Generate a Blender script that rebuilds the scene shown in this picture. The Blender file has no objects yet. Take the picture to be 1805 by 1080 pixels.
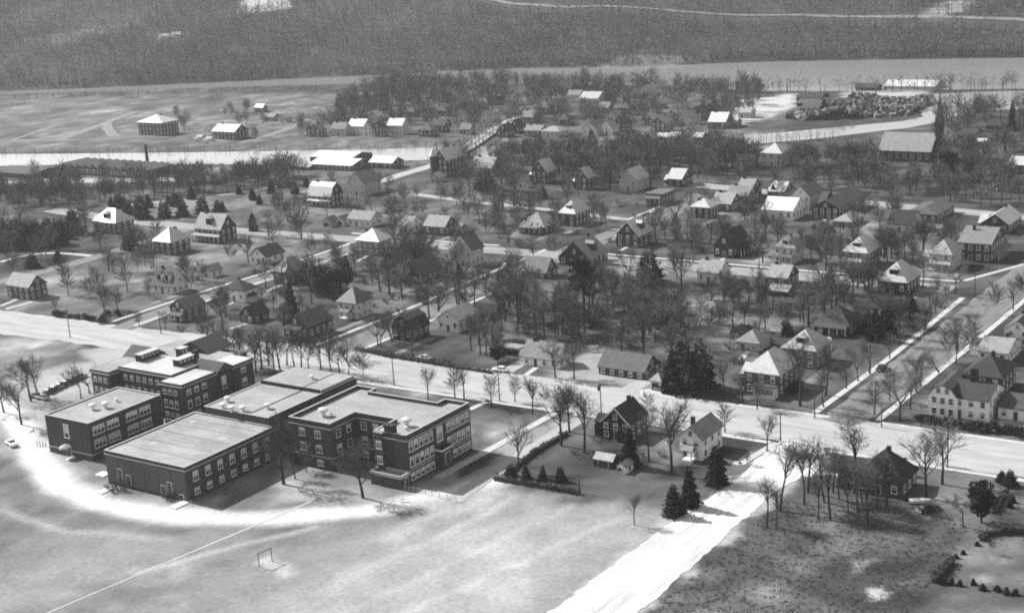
import bpy, math, random
import numpy as np
from mathutils import Vector, Matrix
R = math.radians
scn = bpy.context.scene
col = scn.collection
random.seed(7)
rng = np.random.default_rng(7)

# ---------------------------------------------------------------- camera
CAM_H, FPX, PITCH, ROLL = 120.0, 2550.0, R(15.0), R(3.6)
PW, PH = 1805, 1080
rgt, upv, fwd = Vector((1, 0, 0)), Vector((0, math.sin(PITCH), math.cos(PITCH))), Vector((0, math.cos(PITCH), -math.sin(PITCH)))
cr, sr = math.cos(ROLL), math.sin(ROLL)
CR, CU = rgt * cr - upv * sr, rgt * sr + upv * cr
cam = bpy.data.objects.new('camera', bpy.data.cameras.new('camera'))
col.objects.link(cam)
mw = Matrix.Identity(4)
for i in range(3):
    mw[i][0], mw[i][1], mw[i][2] = CR[i], CU[i], -fwd[i]
mw[2][3] = CAM_H
cam.matrix_world = mw
cam.data.sensor_width = 36
cam.data.lens = 36 * FPX / PW
cam.data.clip_start, cam.data.clip_end = 1, 12000
scn.camera = cam

# ---------------------------------------------------------------- sky, sun, exposure
SUN_AZ, SUN_EL = 145.0, 39.0
w = bpy.data.worlds.new('World'); scn.world = w; w.use_nodes = True
nt = w.node_tree; nt.nodes.clear()
sky = nt.nodes.new('ShaderNodeTexSky'); sky.sky_type = 'NISHITA'; sky.sun_disc = False
sky.sun_elevation = R(SUN_EL); sky.sun_rotation = R((90 - SUN_AZ) % 360)
bw = nt.nodes.new('ShaderNodeRGBToBW'); bg = nt.nodes.new('ShaderNodeBackground'); wo = nt.nodes.new('ShaderNodeOutputWorld')
bg.inputs['Strength'].default_value = 0.125
nt.links.new(sky.outputs[0], bw.inputs[0]); nt.links.new(bw.outputs[0], bg.inputs[0]); nt.links.new(bg.outputs[0], wo.inputs[0])
sl = bpy.data.lights.new('sun', 'SUN'); sl.energy = 4.3; sl.angle = R(0.5)
so = bpy.data.objects.new('sun', sl); col.objects.link(so)
tosun = Vector((math.cos(R(SUN_AZ)) * math.cos(R(SUN_EL)), math.sin(R(SUN_AZ)) * math.cos(R(SUN_EL)), math.sin(R(SUN_EL))))
so.rotation_euler = tosun.to_track_quat('Z', 'Y').to_euler(); so.location = (-200, 300, 300)
vs = scn.view_settings
vs.view_transform = 'Standard'; vs.look = 'None'; vs.exposure = 0.86; vs.gamma = 1; vs.use_curve_mapping = False
scn.cycles.use_denoising = False
scn.cycles.pixel_filter_type = 'BLACKMAN_HARRIS'; scn.cycles.filter_width = 1.9
scn.cycles.max_bounces = 4; scn.cycles.diffuse_bounces = 3; scn.cycles.glossy_bounces = 2; scn.cycles.volume_bounces = 0
scn.cycles.transparent_max_bounces = 4

# ---------------------------------------------------------------- helpers
def ray(x, y):
    d = CR * (x - PW / 2) + CU * (PH / 2 - y) + fwd * FPX
    return d
def G(x, y, z=0.0):                       # ground point under a point of the photograph
    d = ray(x, y); t = (z - CAM_H) / d.z
    return Vector((d.x * t, d.y * t, z))
def proj(p):
    q = Vector(p) - Vector((0, 0, CAM_H)); k = FPX / q.dot(fwd)
    return PW / 2 + q.dot(CR) * k, PH / 2 - q.dot(CU) * k
TH = R(55.5)                               # the town's street grid
A = Vector((math.cos(TH), math.sin(TH), 0)); B = Vector((-math.sin(TH), math.cos(TH), 0))
def px_per_m(p):
    q = Vector(p) - Vector((0, 0, CAM_H)); return FPX / q.dot(fwd)

class MB:
    def __init__(s): s.v, s.f, s.m = [], [], []
    def add(s, vs_, fs, mat=0):
        o = len(s.v); s.v += [tuple(v) for v in vs_]
        for f in fs: s.f.append(tuple(i + o for i in f)); s.m.append(mat)
    def box(s, x0, x1, y0, y1, z0, z1, mat=0):
        s.add([(x0,y0,z0),(x1,y0,z0),(x1,y1,z0),(x0,y1,z0),(x0,y0,z1),(x1,y0,z1),(x1,y1,z1),(x0,y1,z1)],
              [(0,3,2,1),(4,5,6,7),(0,1,5,4),(1,2,6,5),(2,3,7,6),(3,0,4,7)], mat)
    def tube(s, pts, rs, n=3, mat=0, cap=False):
        o = len(s.v); k = len(pts)
        for i, (p, r) in enumerate(zip(pts, rs)):
            d = Vector(pts[min(i+1, k-1)]) - Vector(pts[max(i-1, 0)])
            if d.length < 1e-6: d = Vector((0, 0, 1))
            d.normalize(); u = d.orthogonal().normalized(); v = d.cross(u)
            for j in range(n):
                a = 2*math.pi*j/n; q = Vector(p) + (u*math.cos(a) + v*math.sin(a))*r
                s.v.append(q[:])
        for i in range(k-1):
            for j in range(n):
                a, b = o+i*n+j, o+i*n+(j+1) % n
                s.f.append((a, b, b+n, a+n)); s.m.append(mat)
        if cap:
            s.f.append(tuple(o+j for j in range(n))[::-1]); s.m.append(mat)
            s.f.append(tuple(o+(k-1)*n+j for j in range(n))); s.m.append(mat)
    def prism(s, poly, z0, z1, mat=0):     # poly: CCW xy list
        n = len(poly)
        s.add([(x, y, z0) for x, y in poly] + [(x, y, z1) for x, y in poly],
              [tuple(range(n))[::-1], tuple(range(n, 2*n))] + [(i, (i+1) % n, n+(i+1) % n, n+i) for i in range(n)], mat)
    def profile(s, prof, l0, l1, swap, mat=0):   # prof: (u,z) list, extruded along the other axis
        n = len(prof); f = (lambda u, v, z: (v, u, z)) if not swap else (lambda u, v, z: (u, v, z))
        s.add([f(u, l0, z) for u, z in prof] + [f(u, l1, z) for u, z in prof],
              [tuple(range(n)), tuple(range(n, 2*n))[::-1]] + [(i, n+i, n+(i+1) % n, (i+1) % n) for i in range(n)], mat)
    def mesh(s, name, mats):
        me = bpy.data.meshes.new(name); me.from_pydata(s.v, [], s.f)
        for m in (mats if isinstance(mats, (list, tuple)) else [mats]): me.materials.append(m)
        if any(s.m): me.polygons.foreach_set('material_index', s.m)
        import bmesh as _b
        b = _b.new(); b.from_mesh(me); _b.ops.recalc_face_normals(b, faces=b.faces); b.to_mesh(me); b.free()
        return me
    def build(s, name, mats, parent=None, loc=None, rz=0):
        return link(name, s.mesh(name, mats), parent, loc, rz)
def link(name, me, parent=None, loc=None, rz=0, scale=None):
    o = bpy.data.objects.new(name, me); col.objects.link(o)
    if parent: o.parent = parent
    if loc is not None: o.location = loc
    if rz: o.rotation_euler = (0, 0, rz)
    if scale is not None: o.scale = scale
    return o
def tag(o, label=None, cat=None, group=None, kind=None):
    if label: o['label'] = label
    if cat: o['category'] = cat
    if group: o['group'] = group
    if kind: o['kind'] = kind
    return o
def empty(name, loc, rz=0, scale=None):
    o = bpy.data.objects.new(name, None); col.objects.link(o); o.location = loc; o.rotation_euler = (0, 0, rz)
    o.empty_display_size = 0.5
    if scale is not None: o.scale = scale
    return o
def tri_mesh(name, V, F, mats):            # big meshes straight from numpy
    me = bpy.data.meshes.new(name); nv, nf = len(V), len(F); k = F.shape[1]
    me.vertices.add(nv); me.vertices.foreach_set('co', V.astype(np.float32).ravel())
    me.loops.add(nf*k); me.loops.foreach_set('vertex_index', F.astype(np.int32).ravel())
    me.polygons.add(nf); me.polygons.foreach_set('loop_start', np.arange(0, nf*k, k, dtype=np.int32))
    me.polygons.foreach_set('loop_total', np.full(nf, k, dtype=np.int32))
    for m in (mats if isinstance(mats, (list, tuple)) else [mats]): me.materials.append(m)
    me.update(calc_edges=True); return me

# ---------------------------------------------------------------- materials (a black-and-white photograph: greys)
MATS = {}
def M(name, g, rough=0.9, var=0.18, scale=0.6, spec=0.25, rnd=0.0, bump=0.0, stretch=None, fine=0.0):
    if name in MATS: return MATS[name]
    m = bpy.data.materials.new(name); m.use_nodes = True; t = m.node_tree; b = t.nodes['Principled BSDF']
    b.inputs['Roughness'].default_value = rough; b.inputs['Specular IOR Level'].default_value = spec
    tc = t.nodes.new('ShaderNodeTexCoord'); src = tc.outputs['Object']
    if stretch:
        mp = t.nodes.new('ShaderNodeMapping'); mp.vector_type = 'TEXTURE'; mp.inputs['Scale'].default_value = stretch[:3]
        mp.inputs['Rotation'].default_value = (0, 0, stretch[3] if len(stretch) > 3 else 0)
        t.links.new(src, mp.inputs[0]); src = mp.outputs[0]
    n = t.nodes.new('ShaderNodeTexNoise'); n.inputs['Scale'].default_value = scale; n.inputs['Detail'].default_value = 6; n.inputs['Roughness'].default_value = 0.65
    t.links.new(src, n.inputs['Vector'])
    mr = t.nodes.new('ShaderNodeMapRange'); mr.inputs[1].default_value = .3; mr.inputs[2].default_value = .7
    mr.inputs[3].default_value = g*(1-var); mr.inputs[4].default_value = g*(1+var)
    t.links.new(n.outputs['Fac'], mr.inputs[0]); out = mr.outputs[0]
    if fine:
        n2 = t.nodes.new('ShaderNodeTexNoise'); n2.inputs['Scale'].default_value = 2.2; n2.inputs['Detail'].default_value = 3
        t.links.new(tc.outputs['Object'], n2.inputs['Vector'])
        m2 = t.nodes.new('ShaderNodeMapRange'); m2.inputs[1].default_value = .3; m2.inputs[2].default_value = .7
        m2.inputs[3].default_value = 1-fine; m2.inputs[4].default_value = 1+fine
        t.links.new(n2.outputs['Fac'], m2.inputs[0])
        mu = t.nodes.new('ShaderNodeMath'); mu.operation = 'MULTIPLY'; t.links.new(out, mu.inputs[0]); t.links.new(m2.outputs[0], mu.inputs[1]); out = mu.outputs[0]
    if rnd:
        oi = t.nodes.new('ShaderNodeObjectInfo'); m3 = t.nodes.new('ShaderNodeMapRange')
        m3.inputs[3].default_value = 1-rnd; m3.inputs[4].default_value = 1+rnd; t.links.new(oi.outputs['Random'], m3.inputs[0])
        mu = t.nodes.new('ShaderNodeMath'); mu.operation = 'MULTIPLY'; t.links.new(out, mu.inputs[0]); t.links.new(m3.outputs[0], mu.inputs[1]); out = mu.outputs[0]
    cb = t.nodes.new('ShaderNodeCombineColor')
    for i in range(3): t.links.new(out, cb.inputs[i])
    t.links.new(cb.outputs[0], b.inputs['Base Color'])
    if bump:
        bp = t.nodes.new('ShaderNodeBump'); bp.inputs['Strength'].default_value = bump; bp.inputs['Distance'].default_value = 0.2
        t.links.new(n.outputs['Fac'], bp.inputs['Height']); t.links.new(bp.outputs[0], b.inputs['Normal'])
    MATS[name] = m; return m
BR = M('brick', .056, var=.16, scale=1.1, rnd=.04, fine=.12)
BRD = M('brick_dark', .035, var=.18, scale=1.1, fine=.12)
STONE = M('stone_trim', .34, var=.12, scale=2)
FRAME = M('white_paint', .66, rough=.6, var=.08, scale=3)
GLASS = M('window_glass', .025, rough=.12, var=.3, scale=2, spec=.6)
BLIND = M('window_blind', .45, rough=.7, var=.2, scale=1, rnd=.4)
GRAVEL = M('roof_gravel', .27, var=.30, scale=.16, fine=.16, stretch=(1, 2.2, 1, 0))
TARW = M('roof_bright', .42, rough=.45, var=.14, scale=.25, spec=.5, fine=.08)
TARD = M('roof_tar', .022, rough=.8, var=.2, scale=.5)
METAL = M('vent_metal', .6, rough=.4, var=.1, scale=2, spec=.5)
DOOR = M('door_dark', .05, rough=.6, var=.2, scale=2)
CONC = M('concrete', .42, var=.12, scale=.5, fine=.1)
DIRTR = M('road_sand', .32, var=.24, scale=.35, fine=.12, stretch=(9, 1, 1, TH))
DIRTB = M('road_main_sand', .335, var=.24, scale=.35, fine=.12, stretch=(1, 9, 1, TH))
TARR = M('road_tarred', .155, var=.28, scale=.35, fine=.12, stretch=(9, 1, 1, TH))
WOODP = M('pole_wood', .06, var=.2, scale=2)
BARK = M('bark', .035, var=.25, scale=1.5, rnd=.2)
TWIG = M('twigs', .085, var=.25, scale=1.0, rnd=.25)
PALEB = M('bark_pale', .34, var=.25, scale=1.5)
PALET = M('twigs_pale', .26, var=.2, scale=1.5)
CONIF = M('conifer_needles', .020, var=.5, scale=1.2, rnd=.25)
SHRUB = M('shrub_twigs', .07, var=.35, scale=1.2, rnd=.3)
HEDGE = M('hedge_leaves', .045, var=.4, scale=1.2)
WALLS = {}
def WALL(g):
    g = min(g*1.25, .8) if g > .27 else g*.62
    k = round(g, 3)
    if k not in WALLS: WALLS[k] = M('house_wall_%03d' % int(k*1000), g, rough=.75, var=.1, scale=.7, fine=.06)
    return WALLS[k]
ROOFS = {}
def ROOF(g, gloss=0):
    if gloss == 2: g = max(g, .42)  # sun glint put into the base colour: glinting roofs are made paler
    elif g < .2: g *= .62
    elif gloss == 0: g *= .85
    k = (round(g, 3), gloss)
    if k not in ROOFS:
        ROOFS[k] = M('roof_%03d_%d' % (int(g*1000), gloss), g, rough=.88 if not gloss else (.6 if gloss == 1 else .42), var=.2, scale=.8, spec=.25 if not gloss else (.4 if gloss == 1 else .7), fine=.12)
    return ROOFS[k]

# ---------------------------------------------------------------- terrain
FAR_TOP = [(-100,165),(150,156),(300,149),(500,140),(700,131),(900,121),(1100,119),(1350,109),(1805,102),(1950,99)]
_fb = sorted([(G(x, y).x, G(x, y).y) for x, y in FAR_TOP])
FBX, FBY = np.array([p[0] for p in _fb]), np.array([p[1] for p in _fb])
def bank_y(x):
    x = np.asarray(x, float)
    r = np.interp(x, FBX, FBY)
    r = np.where(x < FBX[0], FBY[0] + (FBX[0]-x)*0.35, r)
    return np.where(x > FBX[-1], FBY[-1] - (x-FBX[-1])*0.15, r)
def hill(x, y):
    x = np.asarray(x, float); y = np.asarray(y, float)
    t = np.maximum(y - bank_y(x) - 5, 0)
    h = 105*(1-np.exp(-0.25*t/105))
    und = (np.sin(x*.011+1.3)+np.sin(x*.023+y*.004)+np.sin(y*.013+x*.006+2))*2.6
    return h + und*np.clip(t/60, 0, 1)
def PT(x, y):                              # point of the terrain seen at a point of the photograph
    p = G(x, y)
    if p.y < float(bank_y(p.x)) and ray(x, y).z < 0: return p
    d = ray(x, y).normalized(); t = 900.0
    while t < 3500:
        q = Vector((0, 0, CAM_H)) + d*t
        if q.z <= float(hill(q.x, q.y)): return Vector((q.x, q.y, float(hill(q.x, q.y))))
        t += 3
    return q
def pixpoly(pts): return np.array([PT(x, y)[:2] for x, y in pts])
def inside(poly, X, Y):
    r = np.zeros(X.shape, bool); n = len(poly)
    for i in range(n):
        (x0, y0), (x1, y1) = poly[i], poly[(i+1) % n]
        c = ((y0 > Y) != (y1 > Y)) & (X < (x1-x0)*(Y-y0)/((y1-y0) if y1 != y0 else 1e-9)+x0)
        r ^= c
    return r
def edge_dist(poly, X, Y):
    d = np.full(X.shape, 1e9); n = len(poly)
    for i in range(n):
        a, b = poly[i], poly[(i+1) % n]; e = b-a; L = max((e*e).sum(), 1e-9)
        t = np.clip(((X-a[0])*e[0]+(Y-a[1])*e[1])/L, 0, 1)
        d = np.minimum(d, np.hypot(X-a[0]-t*e[0], Y-a[1]-t*e[1]))
    return d
ys = [190.0]
while ys[-1] < 1650: ys.append(ys[-1] + 0.9 + max(ys[-1]-200, 0)*0.006)
ys = np.array([-600, -300, -100, 0, 80, 140] + ys + [1700, 1800, 1950, 2150, 2400, 2800, 3200])
xs = list(np.arange(-140, 140.1, 1.5)); st = 1.5; x = 140
while x < 700: st = min(st*1.02, 6); x += st; xs.append(x)
xs = [-v for v in xs if v > 140][::-1] + xs
xs = np.array([-2600, -2000, -1500, -1100, -850] + xs + [850, 1100, 1500, 2000, 2600])
GX, GY = np.meshgrid(xs, ys)
wx = GX + 1.6*np.sin(GY*.31+np.sin(GX*.13)*2) + 1.1*np.sin(GX*.47+GY*.19) + .6*np.sin(GY*1.1+GX*.7)
wy = GY + 1.6*np.sin(GX*.29+np.sin(GY*.15)*2) + 1.1*np.sin(GY*.43-GX*.23) + .6*np.sin(GX*1.2-GY*.6)
tone = np.full(GX.shape, .052)
TONES = [  # (outline on the photograph, albedo, feather in metres)
 ([(-200,170),(400,165),(900,160),(1400,165),(1400,262),(0,268),(-200,270)], .165, 8),
 ([(0,185),(240,180),(520,190),(540,225),(300,240),(0,262)], .20, 8),
 ([(700,150),(1350,160),(1350,235),(700,250)], .125, 10),
 ([(1310,175),(1400,166),(1400,190),(1340,212),(1290,222)], .50, 5),
 ([(1490,160),(1640,160),(1620,176),(1480,178)], .40, 4),
 ([(0,296),(500,296),(760,290),(760,330),(300,345),(0,345)], .13, 6),
 ([(450,330),(720,320),(900,345),(1110,382),(900,425),(620,405),(470,395)], .16, 5),
 ([(0,395),(240,395),(0,470)], .13, 5),
 ([(230,360),(480,330),(470,395),(260,392)], .20, 4),
 ([(0,485),(140,462),(330,402),(600,420),(560,450),(340,520),(180,568),(0,545)], .16, 4),
 ([(20,520),(200,500),(330,520),(185,566),(10,545)], .175, 3),
 ([(260,575),(600,450),(850,440),(890,462),(560,605),(400,600)], .15, 4),
 ([(640,620),(870,520),(1000,450),(1300,470),(1700,500),(1440,720),(900,655)], .125, 4),
 ([(1040,455),(1330,476),(1330,500),(1020,480)], .17, 4),
 ([(1180,530),(1280,520),(1340,540),(1250,600),(1180,590)], .19, 4),
 ([(930,480),(1100,490),(1180,540),(1100,625),(900,610)], .17, 4),
 ([(985,640),(1060,610),(1160,650),(1140,690),(960,668)], .34, 4),
 ([(1160,680),(1420,700),(1440,722),(1160,695)], .16, 2),
 ([(1260,560),(1380,545),(1400,590),(1280,610)], .22, 4),
 ([(1120,395),(1330,340),(1650,370),(1690,490),(1100,450)], .16, 4),
 ([(1570,610),(1690,520),(1700,532),(1480,695)], .17, 2),
 ([(1590,720),(1640,690),(1805,700),(1805,775),(1560,740)], .19, 2),
 # the school grounds
 ([(-300,585),(0,590),(160,612),(240,600),(430,640),(620,672),(760,690),(760,880),(870,852),(1185,908),(955,1090),(900,1300),(-300,1300)], .262, 3),
 ([(-50,585),(150,605),(170,640),(120,690),(0,690),(-60,690)], .21, 3),
 ([(150,612),(330,600),(420,632),(250,640),(165,660)], .40, 2),
 ([(380,625),(620,668),(660,685),(470,690),(430,700)], .20, 1.5),
 ([(840,710),(985,728),(880,805),(834,790)], .165, 1.2),
 ([(640,682),(850,708),(835,795),(700,740)], .17, 1),
 ([(715,862),(850,792),(990,735),(1010,740),(860,842),(808,884)], .30, 1),
 ([(800,842),(815,820),(870,795),(895,800),(860,822),(815,842)], .06, .8),  # dark lawn oval, the school block's shadow painted into its tone
 ([(335,890),(470,825),(640,775),(655,850),(500,845),(400,900)], .20, 1.5),
 ([(-60,790),(40,800),(90,850),(60,890),(-60,910)], .23, 4),
 ([(640,960),(900,880),(1185,905),(955,1090),(900,1300),(300,1300),(380,1090)], .36, 14),
 ([(100,930),(420,940),(330,985),(180,1000),(60,960)], .272, 9),
 ([(380,1000),(640,930),(760,930),(560,1010),(380,1050)], .30, 9),
 ([(0,1000),(180,990),(80,1090),(-40,1090)], .272, 10),
 # tracks and worn ground
 ([(60,650),(165,640),(160,690),(80,720),(80,800),(190,865),(330,890),(250,905),(130,850),(60,780),(30,700)], .40, 6),
 ([(-60,690),(0,715),(38,755),(62,800),(98,848),(165,886),(280,907),(400,914),(560,908),(680,893),(790,870),(860,852)], .68, -3.8),
 ([(440,990),(480,980),(525,1000),(500,1012),(450,1005)], .52, 1.2),
 ([(650,955),(720,930),(735,960),(680,962)], .40, 3),
 ([(780,880),(870,855),(900,870),(790,915),(690,930)], .42, 3),
 ([(540,1035),(640,1000),(740,960),(640,1015),(570,1045)], .42, 2.5),
 ([(480,845),(640,860),(660,880),(480,890)], .36, 3),
 ([(560,1045),(700,978),(800,932),(905,878)], .43, -.9), ([(620,1078),(860,962),(1010,892)], .45, -.7), ([(250,1010),(420,960),(560,930)], .42, -.8), ([(700,1085),(930,985),(1090,915)], .45, -.9), ([(5,900),(120,935),(300,950)], .40, -.8),
 # gardens by the side road
 ([(940,1100),(1085,982),(1190,906),(1285,848),(1360,790),(1460,800),(1415,850),(1364,880),(1275,960),(1205,1026),(1120,1100)], .42, 1.6),
 ([(905,826),(1010,752),(1060,770),(1210,800),(1290,830),(1195,905),(1025,868),(895,848)], .15, 1.5),
 ([(1010,795),(1150,800),(1195,860),(1160,890),(1040,860)], .18, 3),
 ([(1120,760),(1200,770),(1200,815),(1130,800)], .25, 2),
 ([(1270,800),(1350,785),(1330,815),(1270,850),(1230,830)], .19, 1.5),
 ([(790,1382),(1100,1095),(1200,1018),(1275,952),(1370,880),(1430,845),(1620,830),(1640,880),(1718,922),(1600,1095),(1480,1300)], .135, 1.5),
 ([(1360,880),(1440,838),(1640,870),(1720,922),(1690,950),(1500,930)], .15, 3),
 ([(1525,1040),(1540,1033),(1567,1048),(1560,1058),(1532,1060)], .50, .6),
 ([(1505,1000),(1550,992),(1560,1000),(1510,1006)], .28, 1.5),
 ([(1590,1095),(1650,1035),(1690,970),(1722,925),(1735,928),(1700,985),(1670,1040),(1625,1095)], .21, 1.2),
 ([(1735,928),(1805,900),(1900,880),(2200,1000),(2200,1350),(1500,1350),(1640,1100),(1670,1035)], .215, 1),
 ([(1640,800),(1900,850),(1900,905),(1720,915),(1640,880)], .15, 2),
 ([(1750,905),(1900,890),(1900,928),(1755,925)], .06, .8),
 # the far hillside: thin soil, rock and clearings
 ([(1040,118),(1070,108),(1120,95),(1200,98),(1180,118),(1100,122)], .26, 6),
 ([(415,25),(430,-6),(515,-8),(512,16),(450,24)], .45, 5),
 ([(40,72),(120,58),(240,35),(250,42),(130,75),(50,80)], .20, 8),
 ([(1620,25),(1680,-4),(1720,0),(1700,22),(1650,35)], .27, 5),
]
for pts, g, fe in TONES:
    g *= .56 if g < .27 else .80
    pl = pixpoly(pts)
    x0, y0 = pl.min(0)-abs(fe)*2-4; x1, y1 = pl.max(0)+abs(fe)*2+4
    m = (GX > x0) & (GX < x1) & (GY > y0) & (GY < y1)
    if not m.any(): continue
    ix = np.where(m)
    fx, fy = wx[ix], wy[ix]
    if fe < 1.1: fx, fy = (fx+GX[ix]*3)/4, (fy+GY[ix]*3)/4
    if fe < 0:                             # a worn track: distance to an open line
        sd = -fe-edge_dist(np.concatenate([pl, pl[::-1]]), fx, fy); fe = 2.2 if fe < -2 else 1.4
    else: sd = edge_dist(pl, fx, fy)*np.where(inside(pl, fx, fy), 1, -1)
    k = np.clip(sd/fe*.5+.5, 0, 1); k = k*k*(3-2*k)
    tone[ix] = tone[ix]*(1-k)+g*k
def vnoise(sc, seed):
    rg = np.random.default_rng(seed); T_ = rg.normal(size=(256, 256)); u, v = (GX/sc) % 255, (GY/sc) % 255
    i, j = u.astype(int), v.astype(int); fu, fv = u-i, v-j; fu, fv = fu*fu*(3-2*fu), fv*fv*(3-2*fv)
    return T_[j, i]*(1-fu)*(1-fv)+T_[j, i+1]*fu*(1-fv)+T_[j+1, i]*(1-fu)*fv+T_[j+1, i+1]*fu*fv
mot = .30*vnoise(22, 1)+.30*vnoise(8.5, 2)+.22*vnoise(3.4, 3)
rough_ = np.clip((.2-tone)/.08, 0, 1)      # dry grass and bare soil patches in yards; the mown field stays smoother
on_hill = np.clip((GY-bank_y(GX))/40, 0, 1)
tone = tone*np.exp(mot*(.14+.85*rough_)*(1-.75*on_hill))
tone = np.minimum(tone, .62)
NV = np.stack([GX, GY, hill(GX, GY)], -1).reshape(-1, 3)
ny, nx = GX.shape
idx = np.arange(ny*nx).reshape(ny, nx)
NF = np.stack([idx[:-1, :-1], idx[:-1, 1:], idx[1:, 1:], idx[1:, :-1]], -1).reshape(-1, 4)
gm = bpy.data.materials.new('ground_grass_and_soil'); gm.use_nodes = True; t = gm.node_tree; b = t.nodes['Principled BSDF']
b.inputs['Roughness'].default_value = .95; b.inputs['Specular IOR Level'].default_value = .1
at = t.nodes.new('ShaderNodeAttribute'); at.attribute_name = 'tone'
tc = t.nodes.new('ShaderNodeTexCoord'); last = at.outputs['Fac']
for sc, amt, det in ((.025, .10, 4), (.12, .13, 5), (.9, .18, 4), (3.2, .16, 2)):
    n = t.nodes.new('ShaderNodeTexNoise'); n.inputs['Scale'].default_value = sc; n.inputs['Detail'].default_value = det; n.inputs['Roughness'].default_value = .6
    t.links.new(tc.outputs['Object'], n.inputs['Vector'])
    mr = t.nodes.new('ShaderNodeMapRange'); mr.inputs[1].default_value = .3; mr.inputs[2].default_value = .7; mr.inputs[3].default_value = 1-amt; mr.inputs[4].default_value = 1+amt
    mu = t.nodes.new('ShaderNodeMath'); mu.operation = 'MULTIPLY'
    t.links.new(n.outputs['Fac'], mr.inputs[0]); t.links.new(last, mu.inputs[0]); t.links.new(mr.outputs[0], mu.inputs[1]); last = mu.outputs[0]
cb = t.nodes.new('ShaderNodeCombineColor')
for i in range(3): t.links.new(last, cb.inputs[i])
t.links.new(cb.outputs[0], b.inputs['Base Color'])
gme = tri_mesh('ground', NV, NF, gm)
ga = gme.attributes.new('tone', 'FLOAT', 'POINT'); ga.data.foreach_set('value', tone.astype(np.float32).ravel())
gme.polygons.foreach_set('use_smooth', np.ones(len(NF), bool))
tag(link('ground', gme), kind='structure')

# ---------------------------------------------------------------- water, roads, pavements
ROADPOLYS = []
def sheet(name, wpts, mat, z, avoid=True):
    me = MB(); n = len(wpts); me.add([(p[0], p[1], z) for p in wpts], [tuple(range(n))])
    o = me.build(name, mat); tag(o, kind='structure')
    if avoid: ROADPOLYS.append(np.array([(p[0], p[1]) for p in wpts]))
    return o
def ragged(wpts, amp, step=3.0):
    out = []; n = len(wpts)
    for i in range(n):
        a, b_ = np.array(wpts[i], float), np.array(wpts[(i+1) % n], float); L = np.linalg.norm(b_-a); k = max(1, int(L/step))
        nn = np.array([-(b_-a)[1], (b_-a)[0]])/max(L, 1e-6)
        for j in range(k): out.append(a+(b_-a)*j/k+nn*(random.gauss(0, amp) if j else 0))
    out = np.array(out); ph = rng.uniform(0, 6, 4)
    return out+np.stack([np.sin(out[:, 1]*.55+ph[0])+np.sin(out[:, 1]*1.7+ph[1])*.6, np.sin(out[:, 0]*.5+ph[2])+np.sin(out[:, 0]*1.5+ph[3])*.6], -1)*amp*1.3
def ribbon(name, pts, width, mat, z=.05, jit=0.0, thick=0, world=False, avoid=True, step=6):
    P = [Vector(p) for p in pts] if world else [PT(*p) for p in pts]
    Q = [P[0]]
    for a, b_ in zip(P, P[1:]):
        k = max(1, int((b_-a).length/step))
        Q += [a.lerp(b_, (i+1)/k) for i in range(k)]
    for _ in range(2 if len(pts) > 2 else 0):
        Q = [Q[0]] + [(Q[i-1]+Q[i]*2+Q[i+1])/4 for i in range(1, len(Q)-1)] + [Q[-1]]
    Lp, Rp = [], []
    for i, q in enumerate(Q):
        d = (Q[min(i+1, len(Q)-1)]-Q[max(i-1, 0)]); d.z = 0; d.normalize(); n = Vector((-d.y, d.x, 0))
        Lp.append(q+n*(width/2+random.uniform(-jit, jit))); Rp.append(q-n*(width/2+random.uniform(-jit, jit)))
    me = MB(); k = len(Q)
    if thick:
        me.add([(p.x, p.y, p.z+thick) for p in Lp]+[(p.x, p.y, p.z+thick) for p in Rp]+[(p.x, p.y, p.z-.05) for p in Lp]+[(p.x, p.y, p.z-.05) for p in Rp],
               sum([[(i, k+i, k+i+1, i+1), (i, i+1, 2*k+i+1, 2*k+i), (k+i, 3*k+i, 3*k+i+1, k+i+1)] for i in range(k-1)], [])+[(0, 2*k, 3*k, k), (k-1, 2*k-1, 4*k-1, 3*k-1)])
    else:
        hz = [float(hill(p.x, p.y)) for p in Lp+Rp]
        me.add([(p.x, p.y, h+z) for p, h in zip(Lp+Rp, hz)], [(i, k+i, k+i+1, i+1) for i in range(k-1)])
    o = me.build(name, mat); tag(o, kind='structure')
    if avoid: ROADPOLYS.append(np.array([(p.x, p.y) for p in Lp]+[(p.x, p.y) for p in Rp[::-1]]))
    return o
WATER = bpy.data.materials.new('river_water'); WATER.use_nodes = True; t = WATER.node_tree; b = t.nodes['Principled BSDF']
b.inputs['Base Color'].default_value = (.23, .23, .23, 1); b.inputs['Roughness'].default_value = .12; b.inputs['IOR'].default_value = 1.33
n = t.nodes.new('ShaderNodeTexNoise'); n.inputs['Scale'].default_value = .5; n.inputs['Detail'].default_value = 4
tc = t.nodes.new('ShaderNodeTexCoord'); bp = t.nodes.new('ShaderNodeBump'); bp.inputs['Strength'].default_value = .08; bp.inputs['Distance'].default_value = .2
t.links.new(tc.outputs['Object'], n.inputs['Vector']); t.links.new(n.outputs['Fac'], bp.inputs['Height']); t.links.new(bp.outputs[0], b.inputs['Normal'])
NEAR_RIVER = [(-500,278),(-100,274),(0,272),(242,270),(460,267),(700,262),(900,258),(1100,251),(1300,239),(1384,233),(1500,222),(1590,214),(1628,206),(1618,196),(1655,184),(1645,166),(1720,163),(1900,157),(2300,145),
  (2300,180),(1900,188),(1805,192),(1700,198),(1662,214),(1600,226),(1552,231),(1479,240),(1426,246),(1300,256),(1100,268),(900,276),(700,284),(543,290),(188,289),(0,293),(-100,295),(-500,302)]
FAR_RIVER = [(-700,200)] + [(-500,186)] + FAR_TOP + [(2300,92),(2300,146),(1950,155),(1647,158.5),(1500,161),(1350,160),(1100,150),(900,146),(700,146),(500,151),(300,157),(150,162),(-100,171),(-500,194),(-700,206)]
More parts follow.
